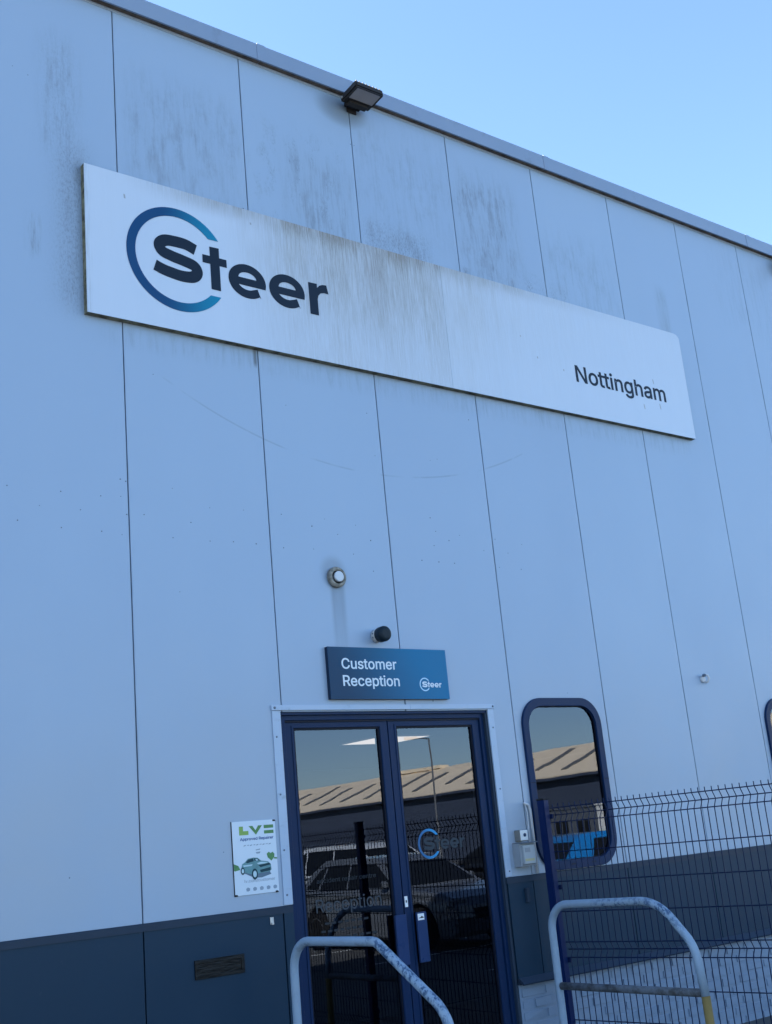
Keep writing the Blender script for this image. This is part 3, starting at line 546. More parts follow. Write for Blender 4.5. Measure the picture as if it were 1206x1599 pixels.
def lettering(text, x0, x1, z0, cap, yf, mat, par, bold=0.0, th=.0012, name='lettering', names=False):
    """text between x0 and x1 with its baseline at z0 and capitals cap high; returns one mesh"""
    loops, pen = [], 0
    for ch in text:
        if ch == ' ': pen += 190; continue
        adv, ls = GLYPH[ch]
        # outer loops of the source outlines run one way and holes the other; embolden both
        big = max(ls, key=lambda l: abs(sum(l[i][0] * l[(i + 1) % len(l)][1] - l[(i + 1) % len(l)][0] * l[i][1] for i in range(len(l)))))
        sgn = 1 if sum(big[i][0] * big[(i + 1) % len(big)][1] - big[(i + 1) % len(big)][0] * big[i][1] for i in range(len(big))) > 0 else -1
        for l in ls:
            l2 = []
            for p in l:
                if not l2 or (abs(p[0] - l2[-1][0]) + abs(p[1] - l2[-1][1])) > (2 if bold < 6 else 9): l2.append(tuple(p))
            loops.append([(px + pen, pz) for px, pz in offset_loop(l2, bold * sgn)])
        pen += adv
    xa = min(p[0] for l in loops for p in l); xb = max(p[0] for l in loops for p in l)
    s = (x1 - x0) / (xb - xa); sz = cap / 509.0
    return plate(name, [[(x0 + (px - xa) * s, z0 + pz * sz) for px, pz in l] for l in loops], yf, yf + th, mat, par)
def catmull(pts, n=8):
    out = []; P = [pts[0]] + list(pts) + [pts[-1]]
    for i in range(1, len(P) - 2):
        a, b, c, d = (Vector(P[i - 1]), Vector(P[i]), Vector(P[i + 1]), Vector(P[i + 2]))
        for k in range(n):
            t = k / n
            out.append(.5 * ((2 * b) + (c - a) * t + (2 * a - 5 * b + 4 * c - d) * t * t + (3 * b - a - 3 * c + d) * t ** 3))
    out.append(Vector(P[-2])); return out
def stroke(path, hw):
    L, Rr = [], []
    for i, p in enumerate(path):
        t = (path[min(i + 1, len(path) - 1)] - path[max(i - 1, 0)]).normalized(); nn = Vector((-t.y, t.x))
        L.append(tuple(p + nn * hw)); Rr.append(tuple(p - nn * hw))
    return L + Rr[::-1]
def logo(cx, cz, s, yf, ring_mat, text_mat, par, th=.0012):
    """ring open at the right with the five letters running out of it; metres on the big sign are the unit"""
    ox, oz = .395, .436
    T = lambda lp: [(cx + (x - ox) * s, cz + (z - oz) * s) for x, z in lp]
    ro, ri, h = .375, .312, .210
    ao, ai = math.asin(h / ro), math.asin(h / ri)
    ring = [(ox + ro * math.cos(a), oz + ro * math.sin(a)) for a in [ao + (2 * math.pi - 2 * ao) * k / 72 for k in range(73)]]
    ring += [(ox + ri * math.cos(a), oz + ri * math.sin(a)) for a in [ai + (2 * math.pi - 2 * ai) * k / 72 for k in range(72, -1, -1)]]
    plate('logo_ring', [T(ring)], yf, yf + th, ring_mat, par)
    S = catmull([(.525, .537), (.455, .560), (.375, .5625), (.300, .553), (.258, .515), (.276, .470), (.345, .449), (.435, .434), (.512, .414), (.532, .372), (.500, .332), (.420, .3185), (.330, .327), (.272, .338), (.220, .355)])
    plate('lettering', [T(stroke(S, .0405))], yf, yf + th, text_mat, par)
    plate('lettering', [T([(.635, .275), (.707, .275), (.707, .462), (.763, .462), (.763, .521), (.707, .521), (.707, .594), (.635, .592), (.635, .521), (.577, .521), (.577, .462), (.635, .462)])], yf, yf + th, text_mat, par)
    for dx in (0, .3255):
        c_, d_ = .922 + dx, .398
        out = [(c_ + .149 * math.cos(R(a)), d_ + .128 * math.sin(R(a))) for a in range(-15, 313, 6)]
        out += [(c_ + .103, d_ - .112), (c_ + .078, d_ - .044)]
        out += [(c_ + .082 * math.cos(R(a)), d_ + .066 * math.sin(R(a))) for a in range(-62, -150, -8)]
        out += [(c_ - .074, d_ - .034), (c_ + .147, d_ - .034)]
        cnt = [(c_ + .002 + .072 * math.cos(R(a)), d_ + .022 + .046 * math.sin(R(a))) for a in range(0, 181, 10)]
        plate('lettering', [T(out), T(cnt[::-1])], yf, yf + th, text_mat, par)
    plate('lettering', [T([(1.436, .267), (1.508, .267), (1.508, .395), (1.517, .425), (1.537, .447), (1.570, .457), (1.608, .455), (1.594, .523), (1.560, .520), (1.532, .508), (1.510, .485), (1.510, .517), (1.436, .515)])], yf, yf + th, text_mat, par)

def gradient(name, x0, x1, a, b, rough=.35, tilt=0.0):
    m = Mat(name, a, rough, 0, .15); src, x, y, z = m.xyz()
    f = (x + z * tilt).step(x0, x1); n = m.noise(src, 5, 4)
    m.color(m.mix(n * .10, m.mix(f, a, b), (.10, .12, .14))); return m.m
INK = simple('navy_ink', (.009, .019, .036), .4, vary=.1)
RINGM = gradient('ring_blue_gradient', .25, .72, (.003, .055, .160), (.001, .215, .37))
# ------------------------------------------------------------------ long company sign
SG = thing('company_sign', 'long weathered white sign board with blue ring logo above the door', 'sign')
sx0, sxm, sx1, sz0, sz1 = -.257, 2.731, 5.690, 4.918, 5.962
plate('sign_sheet', [[(sx0, sz0), (sxm - .001, sz0), (sxm - .001, sz1), (sx0, sz1)]], -.050, -.047, SIGNW, SG)
q = [(sx1 - .08 + .08 * math.sin(R(a)), sz1 - .05 + .05 * math.cos(R(a))) for a in range(0, 91, 15)]
plate('sign_sheet', [[(sxm + .001, sz1)] + q + [(sx1, sz0), (sxm + .001, sz0)]], -.0505, -.047, SIGNW, SG)
for nm, a, b, c, d in (('sign_edge', sx0 + .0005, sx0 + .012, sz0, sz1), ('sign_edge', sx1 - .012, sx1 - .0005, sz0, sz1 - .06), ('sign_edge', sx0 + .0121, sx1 - .0121, sz0 + .0005, sz0 + .012), ('sign_edge', sx0 + .0121, sx1 - .09, sz1 - .012, sz1 - .0005)):
    box(nm, a, b, -.0469, -.0005, c, d, SIGNEDGE, SG)
logo(.395, 5.436, 1.0, -.0524, RINGM, INK, SG)
lettering('Nottingham', 4.163, 5.345, 5.225, .145, -.0524, INK, SG, 13)
rehome(SG, (2.7, -.025, 4.918))
# ------------------------------------------------------------------ reception sign
RS = thing('reception_sign', 'blue gradient Customer Reception tray sign fixed just above the door', 'sign')
RSM = gradient('reception_blue', 1.55, 2.36, (.010, .040, .110), (.008, .15, .36), .35, .5)
RSM = gradient('reception_blue', 2.72, 3.62, (.005, .042, .100), (.001, .150, .32), .35, .5)
plate('sign_face', [rect(1.343, 2.358, 2.528, 2.873)], -.062, -.058, RSM, RS, .001)
RSE = simple('sign_return_navy', (.010, .024, .055), .4)
plate('sign_return', [rect(1.3435, 2.3575, 2.5285, 2.8725), rect(1.349, 2.352, 2.534, 2.867)[::-1]], -.0579, -.0292, RSE, RS)
plate('sign_back', [rect(1.3495, 2.3515, 2.5345, 2.8665)], -.034, -.0292, RSE, RS)
PALE = simple('pale_vinyl', (.62, .72, .80), .5, vary=.04)
lettering('Customer', 1.447, 1.908, 2.729, .068, -.0634, PALE, RS, 11)
lettering('Reception', 1.449, 1.921, 2.616, .068, -.0634, PALE, RS, 11)
PALE2 = simple('sky_vinyl', (.40, .66, .84), .5, vary=.04)
logo(2.1425, 2.6285, .124, -.0634, PALE2, PALE, RS, .001)
rehome(RS, (1.85, -.03, 2.528)); RS.location = (1.871, -.0015, 2.530)
# ------------------------------------------------------------------ vinyl on the door glass
VIN = simple('grey_etched_vinyl', (.055, .064, .076), .7, vary=.08); VINB = gradient('ring_vinyl', 2.05, 2.22, (.035, .13, .30), (.03, .30, .62))
VIN2 = simple('faint_vinyl', (.028, .033, .040), .7)
VIN3 = simple('charcoal_vinyl', (.046, .058, .070), .7)
for o in (LL, LR): pass
off = Vector((1.0, 0, 0))
logo(2.1425, 1.575, .26, .0602, VINB, VIN3, LR)
lettering('Reception', 1.194, 1.700, 1.229, .078, .0602, VIN, LL, 0)
lettering('accident repair centre', 1.212, 1.672, 1.402, .026, .0602, VIN2, LL, 3)
for i, (a, b) in enumerate(((1.25, 1.60), (1.22, 1.55), (1.30, 1.66))):
    for k in range(7):
        xx = a + (b - a) * k / 7; plate('small_print', [rect(xx, xx + (b - a) / 7 * .7, 1.155 - .045 * i, 1.168 - .045 * i)], .0602, .0612, VIN2, LL)
# ------------------------------------------------------------------ ceiling panel light inside
CL = thing('ceiling_light', 'lit square ceiling panel seen through the door glass', 'light')
lm = Mat('lit_diffuser', (.9, .9, .88)); lm.b.inputs['Emission Color'].default_value = (1, .80, .62, 1); lm.b.inputs['Emission Strength'].default_value = .62
box('diffuser', -.30, .30, -.30, .30, -.006, 0, lm.m, CL)
plate_f = bmesh.new()
for a in ((-.315, .315, -.315, -.3005), (-.315, .315, .3005, .315), (-.315, -.3005, -.3, .3), (.3005, .315, -.3, .3)): box_bm(plate_f, a[0], a[1], a[2], a[3], -.008, .0)
bm_obj('frame', plate_f, WHITE, CL)
CL.location = (3.85, 2.62, 2.542)
# ------------------------------------------------------------------ floodlights
FLOODM = simple('weathered_black_alloy', (.020, .018, .017), .6, vary=.35, scale=25, spec=.3)
def floodlight(x, label):
    t = thing('floodlight', label, 'floodlight', 'floodlights along the parapet')
    LENS = bpy.data.materials.get('frosted_lens') or simple('frosted_lens', (.30, .29, .29), .35)
    # wall bracket
    bm = bmesh.new(); box_bm(bm, -.045, .045, -.012, -.0045, -.05, .03); box_bm(bm, -.069, -.061, -.085, -.0121, -.016, .016); box_bm(bm, .061, .069, -.085, -.0121, -.016, .016); box_bm(bm, -.069, .069, -.0205, -.0122, -.016, .016)
    bm_obj('bracket', bm, FLOODM, t)
    body = bmesh.new(); box_bm(body, -.134, .134, -.262, -.050, -.028, .026)
    bmesh.ops.bevel(body, geom=list(body.edges), offset=.010, segments=2, affect='EDGES')
    for k in range(8): box_bm(body, -.118 + k * .0325, -.110 + k * .0325, -.25, -.07, .026, .040)
    bo = bm_obj('housing', body, FLOODM, t)
    box('lens', -.112, .112, -.248, -.128, -.0325, -.0281, LENS, bo)
    lip = bmesh.new()
    for a in ((-.123, .123, -.260, -.250), (-.123, .123, -.126, -.116), (-.123, -.114, -.250, -.126), (.114, .123, -.250, -.126)): box_bm(lip, a[0], a[1], a[2], a[3], -.0365, -.0282)
    bm_obj('lens_frame', lip, FLOODM, bo)
    box('driver_box', -.09, .09, -.112, -.056, -.050, -.0283, FLOODM, bo, .006)
    for sx in (-1, 1): lathe('pivot_bolt', [(.011, -.004), (.011, .004)], STEEL, bo, 10, 'x', (sx * .137, -.075, .0))
    bo.matrix_basis = Matrix.Rotation(R(-6), 4, 'X')
    t.location = (x, 0, 7.185)
    return t
floodlight(2.02, 'black LED floodlight leaning out from parapet above the company sign')
floodlight(7.80, 'black LED floodlight on parapet at the far right edge')
# ------------------------------------------------------------------ vent, sensor, stub
VT = thing('round_wall_vent', 'round grey wall vent with pale centre disc above reception sign', 'vent')
VENTM = grimy('grimy_alloy', (.30, .30, .27), (.08, .08, .07), 25)
lathe('vent_collar', [(.058, -.001), (.072, -.004), (.072, -.022), (.066, -.034), (.053, -.040), (.047, -.034), (.045, -.012)], VENTM, VT, 36, at=(1.50, 0, 3.352))
lathe('vent_gap', [(.0445, -.010), (.0445, -.013)], BLACK, VT, 36, at=(1.50, 0, 3.352))
lathe('vent_disc', [(.030, -.014), (.034, -.030), (.0365, -.046), (.0355, -.049), (.030, -.050)], simple('pale_disc', (.50, .56, .62), .4), VT, 36, at=(1.50, 0, 3.352))
rehome(VT, (1.50, 0, 3.28))
MS = thing('security_sensor', 'dark round-capped sensor on pale base left of the panel joint above reception sign', 'sensor')
lathe('sensor_base', [(.040, -.0005), (.046, -.004), (.046, -.045)], simple('aged_cream', (.42, .43, .42), .5, vary=.2, scale=14), MS, 26, at=(1.800, 0, 2.962))
lathe('sensor_cap', [(.044, -.0455), (.052, -.050), (.053, -.096), (.050, -.108), (.042, -.116), (.028, -.118)], simple('teal_black_cap', (.010, .020, .030), .45), MS, 30, at=(1.800, 0, 2.962))
for a in (200, 250): lathe('base_screw', [(.006, -.001), (.006, .001)], DARKSCREW, MS, 8, 'x', (1.800 - .0462, -.025, 2.962 + (.012 if a == 200 else -.014)))
rehome(MS, (1.80, 0, 2.91))
ST = thing('cable_stub', 'small pale capped cable outlet high on the cladding, right of window', 'cable outlet')
PCAP = simple('pale_plastic', (.55, .57, .6), .5)
lathe('outlet_boss', [(.030, -.0005), (.030, -.012), (.022, -.016)], PCAP, ST, 18, at=(5.275, 0, 2.700))
tube('cable_loop', [(5.26, -.016, 2.725), (5.262, -.045, 2.735), (5.275, -.06, 2.725), (5.285, -.062, 2.70), (5.280, -.05, 2.675), (5.272, -.025, 2.668)], .010, PCAP, ST, 8)
lathe('outlet_cap', [(.013, -.03), (.013, -.05), (.008, -.056)], DARKSCREW, ST, 12, at=(5.255, 0, 2.728))
rehome(ST, (5.275, 0, 2.66))
# ------------------------------------------------------------------ poster
PO = thing('poster_board', 'white approved repairer notice with green car left of the door', 'notice')
PB = simple('poster_white', (.56, .65, .74), .35, vary=.04, scale=3)
plate('board', [rect(.590, .893, 1.386, 1.806)], -.006, -.0006, PB, PO, .0008)
plate('board_edge', [rect(.586, .5895, 1.384, 1.808)], -.0055, -.0006, BLACK, PO)
for (a, b) in ((.587, 1.383), (.868, 1.383), (.875, 1.795)): plate('fixing_corner', [[(a, b), (a + .022, b), (a + .016, b + .010), (a, b + .010)]], -.0072, -.0062, BLACK, PO)
def pl(name, pts, mat, yf=-.0068, base=PO):
    return plate(name, [[(.590 + u * .303, 1.386 + v * .420) for u, v in pts]], yf, yf + .0006, mat, base)
GRN = gradient('logo_green', 4.0, 4.06, (.24, .40, .10), (.10, .24, .09), .4, 1.9)
GRN2 = simple('leaf_green', (.10, .24, .10), .5, vary=.3, scale=30); TEAL = simple('car_teal', (.13, .27, .29), .4, vary=.35, scale=40)
TEALD = simple('car_teal_dark', (.020, .055, .070), .5); CARW = simple('car_glint', (.42, .58, .64), .4); NAVY = simple('notice_navy', (.025, .085, .26), .5); GREYP = simple('notice_grey', (.23, .30, .38), .5)
pl('logo_letter', [(.16, .93), (.25, .93), (.25, .865), (.37, .865), (.37, .81), (.16, .81)], GRN)
pl('logo_letter', [(.38, .93), (.47, .93), (.535, .865), (.60, .93), (.69, .93), (.54, .805)], GRN)
pl('logo_bar', [(.73, .93), (.95, .93), (.95, .885), (.73, .885)], GRN); pl('logo_bar', [(.73, .855), (.95, .855), (.95, .81), (.73, .81)], GRN)
lettering('Approved Repairer', .590 + .17 * .303, .590 + .94 * .303, 1.386 + .735 * .42, .016, -.0068, NAVY, PO, 16, .0006)
for k in range(9):
    u = .24 + k * .072; pl('script_line', [(u, .655 + .01 * (k % 2)), (u + .05, .662), (u + .055, .676), (u + .01, .670)], GREYP)
pl('emblem', [(.51, .60), (.62, .61), (.61, .595), (.52, .588)], GREYP); pl('emblem', [(.51, .565), (.62, .57), (.60, .545), (.53, .543)], GREYP)
pl('leaf', [(.0, .43), (.10, .40), (.14, .345), (.02, .33), (.0, .34)], GRN2)
pl('leaf', [(.76, .53), (.81, .555), (.85, .535), (.90, .55), (.94, .52), (.93, .475), (.86, .43), (.78, .48)], GRN2); pl('leaf', [(.93, .475), (.995, .47), (.995, .45), (.92, .455)], GRN2, -.0076)
pl('car_shadow', [(.20, .30), (.45, .22), (.62, .215), (.84, .25), (.80, .30)], simple('print_shadow', (.12, .18, .24), .5))
pl('car_picture', [(.17, .375), (.19, .42), (.25, .44), (.32, .485), (.45, .495), (.54, .488), (.62, .445), (.78, .425), (.84, .385), (.85, .31), (.80, .285), (.56, .275), (.40, .27), (.20, .31), (.16, .34)], TEAL, -.0076)
pl('car_window', [(.27, .44), (.33, .475), (.44, .485), (.45, .445), (.30, .425)], TEALD, -.0084); pl('car_window', [(.47, .447), (.46, .485), (.535, .48), (.60, .447)], TEALD, -.0084)
pl('car_glint', [(.50, .45), (.49, .475), (.53, .47), (.555, .45)], CARW, -.0092)
pl('car_glint', [(.52, .415), (.62, .428), (.78, .412), (.70, .40), (.55, .398)], CARW, -.0084); pl('car_glint', [(.20, .40), (.42, .405), (.40, .385), (.22, .38)], CARW, -.0084)
pl('car_grille', [(.55, .385), (.80, .405), (.84, .38), (.60, .355)], TEALD, -.0084); pl('car_grille', [(.58, .32), (.83, .345), (.82, .30), (.60, .285)], TEALD, -.0084)
for (u, v, r_) in ((.46, .27, .075), (.19, .325, .05)):
    c1 = [(u + r_ * .9 * math.cos(a * math.pi / 9), v + r_ * math.sin(a * math.pi / 9)) for a in range(18)]
    pl('car_wheel', c1, TEALD, -.0084); pl('wheel_rim', [(u + (a - u) * .6, v + (b - v) * .6) for a, b in c1], CARW, -.0092)
lettering('lv.com/customer', .590 + .22 * .303, .590 + .92 * .303, 1.386 + .165 * .42, .017, -.0068, GREYP, PO, 0, .0006)
for k in range(5):
    u = .25 + k * .155; pl('footer_icon', [(u, .085), (u + .04, .10), (u + .085, .085), (u + .08, .055), (u + .045, .045), (u + .005, .05)], GREYP)
rehome(PO, (.74, 0, 1.386))
# ------------------------------------------------------------------ letter plate, small clips, door-entry boxes
LPT = thing('letter_plate', 'black letter plate sealed with tape on the dark plinth', 'letter plate')
TAPE = Mat('black_tape', (.003, .004, .005), .42, 0, .25); s_, x_, y_, z_ = TAPE.xyz(); TAPE.bump(TAPE.noise(s_, 14, 4, (1, 1, 3)), .5, .012)
plate('tape_surround', [rect(.303, .625, .966, 1.068), rect(.325, .603, .985, 1.048)[::-1]], -.012, -.0025, TAPE.m, LPT, .002)
plate('letter_flap', [rect(.3255, .6025, .9855, 1.0475)], -.0075, -.0025, TAPE.m, LPT)
rehome(LPT, (.464, 0, .966))
CP = thing('metal_clip', 'small bare metal clip on the plinth left of the door', 'clip')
box('clip_plate', .818, .842, -.006, -.0022, 1.205, 1.245, STEEL, CP, .001); box('clip_hook', .823, .837, -.016, -.0061, 1.203, 1.214, STEEL, CP, .001)
rehome(CP, (.83, 0, 1.203))
IC = thing('call_button', 'small white call button box above the entry keypad', 'call button')
PUT = simple('putty_plastic', (.20, .20, .19), .5, vary=.15); GREYB = simple('grey_box', (.26, .29, .32), .45)
box('back_box', 2.872, 2.948, -.055, -.0006, 1.532, 1.608, PUT, IC, .004)
box('button_face', 2.874, 2.946, -.0625, -.0555, 1.535, 1.605, simple('button_white', (.68, .72, .74), .4), IC, .003)
lathe('push_button', [(.012, -.063), (.012, -.068), (.008, -.071)], simple('button_blue', (.03, .06, .12), .4), IC, 16, at=(2.912, 0, 1.572))
rehome(IC, (2.91, 0, 1.532))
KP = thing('entry_keypad', 'grey hooded entry keypad box between the door and fence post', 'keypad')
bm = bmesh.new(); box_bm(bm, 2.838, 2.985, -.085, -.0006, 1.362, 1.515)
bmesh.ops.bevel(bm, geom=[e for e in bm.edges if all(v.co.y < -.05 for v in e.verts)], offset=.014, segments=3, affect='EDGES')
kb = bm_obj('keypad_housing', bm, GREYB, KP)
box('keypad_face', 2.862, 2.972, -.0875, -.0852, 1.378, 1.502, simple('keypad_face_grey', (.34, .38, .41), .4), KP, .001)
box('keypad_screen', 2.874, 2.925, -.0888, -.0876, 1.455, 1.485, GREYB, KP); box('keypad_strip', 2.868, 2.958, -.0888, -.0876, 1.395, 1.412, simple('yellowed_strip', (.42, .40, .24), .5), KP)
box('keypad_hood', 2.842, 2.995, -.098, -.0006, 1.516, 1.523, DARKSCREW, KP)
rehome(KP, (2.91, 0, 1.362))
CB = thing('cable_conduit', 'thin pale conduit running down the cladding behind the fence post', 'conduit')
tube('conduit_pipe', [(3.045, -.012, 1.305), (3.045, -.012, 1.74), (3.030, -.013, 1.775), (2.99, -.013, 1.79)], .010, PCAP, CB, 8)
tube('cable', [(2.985, -.006, 1.45), (3.005, -.010, 1.47), (3.015, -.010, 1.72), (3.0, -.01, 1.78)], .004, PCAP, CB, 6)
rehome(CB, (3.045, -.012, 1.305))
HB = thing('bolt_bracket', 'small dark bracket on plinth panel between door and fence', 'bracket')
box('bracket_plate', 2.905, 2.925, -.030, -.0022, 1.12, 1.215, FLASH, HB, .002); box('bracket_lug', 2.9255, 2.94, -.018, -.0022, 1.13, 1.205, FLASH, HB, .002)
rehome(HB, (2.915, 0, 1.12))
# ------------------------------------------------------------------ mesh fence
FN = thing('mesh_fence', 'blue welded wire mesh fence with folded bars running out from the wall', 'fence', loc=(3.0654, -.125, 0), rz=R(-84.5))
# local x runs out from the wall along the fence; local y is the side away from the door
posts = [0.0, 2.13, 4.26, 6.39]
post_me = None
for s in posts:
    bm = bmesh.new(); box_bm(bm, -.031, .031, -.031, .031, 0, 1.795); bmesh.ops.bevel(bm, geom=[e for e in bm.edges if abs(e.verts[0].co.z - e.verts[1].co.z) > 1], offset=.006, segments=2, affect='EDGES')
    po = bm_obj('post', bm, POSTBLUE, FN); po.location = (s, 0, 0)
    bm = bmesh.new(); box_bm(bm, -.033, .033, -.033, .033, 1.7952, 1.808); bmesh.ops.bevel(bm, geom=list(bm.edges), offset=.004, segments=1, affect='EDGES')
    bm_obj('post_cap', bm, BLACK, po)
    for z in (.25, .72, 1.2, 1.68):
        bm = bmesh.new(); box_bm(bm, -.028, .05, .0312, .044, z - .016, z + .016); bmesh.ops.bevel(bm, geom=list(bm.edges), offset=.003, segments=1, affect='EDGES')
        bm_obj('clip', bm, FENCEBLUE, po)
ZTW = 1.737; BUL = .030
folds = [(0, 0), (.05, BUL), (.10, 0), (.30, 0), (.50, 0), (.70, 0), (.90, 0), (.95, BUL), (1.00, 0), (1.20, 0), (1.40, 0), (1.55, 0), (1.60, BUL), (1.65, 0)]
bm = bmesh.new(); yc = .0345
pts = [(0, yc, ZTW + .028)]
for d, b in folds: pts.append((0, yc + b, ZTW - d))
pts.append((0, yc, ZTW - 1.685))
sweep(bm, pts, .0033, 5); vw = bpy.data.meshes.new('vertical_wire'); bm.to_mesh(vw); bm.free(); vw.materials.append(FENCEBLUE)
for p_ in vw.polygons: p_.use_smooth = True
s0 = .156 + .4992           # phase of the first measured wire along the fence
for k in range(3):
    a, b = posts[k] + .034, posts[k + 1] - .034
    bm = bmesh.new(); sweep(bm, [(a - .02, 0, 0), (b + .02, 0, 0)], .0036, 5); hw = bpy.data.meshes.new('horizontal_wire'); bm.to_mesh(hw); bm.free(); hw.materials.append(FENCEBLUE)
    for d, bl_ in folds:
        o = bpy.data.objects.new('horizontal_wire', hw); C.objects.link(o); o.parent = FN; o.location = (0, yc + bl_ + (.0045 if True else 0), ZTW - d)
    s = s0 % .05
    while s < b:
        if s > a:
            o = bpy.data.objects.new('vertical_wire', vw); C.objects.link(o); o.parent = FN; o.location = (s, 0, 0)
        s += .05
# ------------------------------------------------------------------ hoop barriers
def fillet(pts, radii, n=9):
    P = [Vector(p) for p in pts]; out = [P[0]]
    for i in range(1, len(P) - 1):
        a, b, c = P[i - 1], P[i], P[i + 1]; d0 = (a - b).normalized(); d1 = (c - b).normalized()
        ang = d0.angle(d1); t = radii[i - 1] / math.tan(ang / 2)
        cen = b + (d0 + d1).normalized() * (radii[i - 1] / math.sin(ang / 2))
        v0, v1 = b + d0 * t - cen, b + d1 * t - cen
        tot = v0.angle(v1); ax = v0.cross(v1).normalized()
        for k in range(n + 1): out.append(cen + Matrix.Rotation(tot * k / n, 3, ax) @ v0)
    out.append(P[-1]); 
    # subdivide straights so the paint pattern and tangents stay clean
    res = [out[0]]
    for p in out[1:]:
        L = (p - res[-1]).length; m_ = max(1, int(L / .12)); q0 = res[-1].copy()
        for j in range(1, m_ + 1): res.append(q0.lerp(p, j / m_))
    return res
def hoop_paint():
    m = Mat('worn_white_paint', (.5, .55, .6), .5, 0, .3)
    src, x, y, z = m.xyz()
    chips = m.noise(src, 46, 7, (1, .6, .45), .8); big = m.noise(src, 3.2, 3)
    area = box_mask(y, z, -1.66, -1.05, .55, 1.16, .08, .06)
    c = m.mix(m.noise(src, 6, 4), (.235, .32, .415), (.27, .36, .46))
    c = m.mix(chips.step(.49, .545) * (area * .85 + .05) * big.step(.30, .46), c, (.012, .05, .13))
    c = m.mix(m.noise(src, 15, 6, (1, .6, 1), .7).step(.52, .74) * (box_mask(y, z, -1.1, -.2, 1.05, 1.118, .06, .012) * .85 + .10), c, (.05, .05, .055))
    m.color(c); m.bump(chips, .25, .004); return m.m
HOOP = hoop_paint()
RAIL = grimy('rusty_rail', (.12, .14, .17), (.035, .035, .035), 14)
YEL = simple('faded_yellow', (.24, .17, .06), .6, vary=.35, scale=10)
H1 = thing('hoop_barrier', 'worn white tubular hoop barrier in front of the left door leaf', 'barrier', 'hoop barriers by the entrance', (.75, -1.0, 0))
LX = lambda lst, x: [(0, p[0] + 1.0, p[1]) for p in lst]
tube('hoop_tube', fillet(LX([(-.33, 0), (-.333, 1.121), (-1.115, 1.123), (-1.655, .79), (-1.67, 0)], 0), [.16, .11, .22]), .0248, HOOP, H1, 16)
tube('mid_rail', [(0, .665, .64), (0, 0, .64), (0, -.665, .64)], .021, RAIL, H1, 14)
H2 = thing('hoop_barrier', 'worn white hoop barrier with yellow lower leg in front of the mesh fence', 'barrier', 'hoop barriers by the entrance', (2.5, -1.2, 0))
LX2 = lambda lst: [(0, p[0] + 1.2, p[1]) for p in lst]
full = fillet(LX2([(-.637, 0), (-.637, 1.133), (-1.515, 1.143), (-1.740, .895), (-1.765, .632)], ), [.15, .30, .24])
tube('hoop_tube', full, .0245, HOOP, H2, 16)
tg = tube('lower_leg', LX2([(-1.7652, .6315), (-1.768, .3), (-1.77, 0)]), .0247, YEL, H2, 16); tg['label'] = 'faded yellow lower leg'
tube('mid_rail', LX2([(-.660, .652), (-1.2, .650), (-1.742, .648)]), .0225, RAIL, H2, 14)
for hp, ys in ((H1, (.67, -.67)), (H2, (.563, -.57))):
    for yy in ys: lathe('base_flange', [(.06, .0502 if yy > 0 and hp is H1 else .0005), (.06, .058), (.03, .064)], STEEL, hp, 18, 'z', (0, yy, 0))
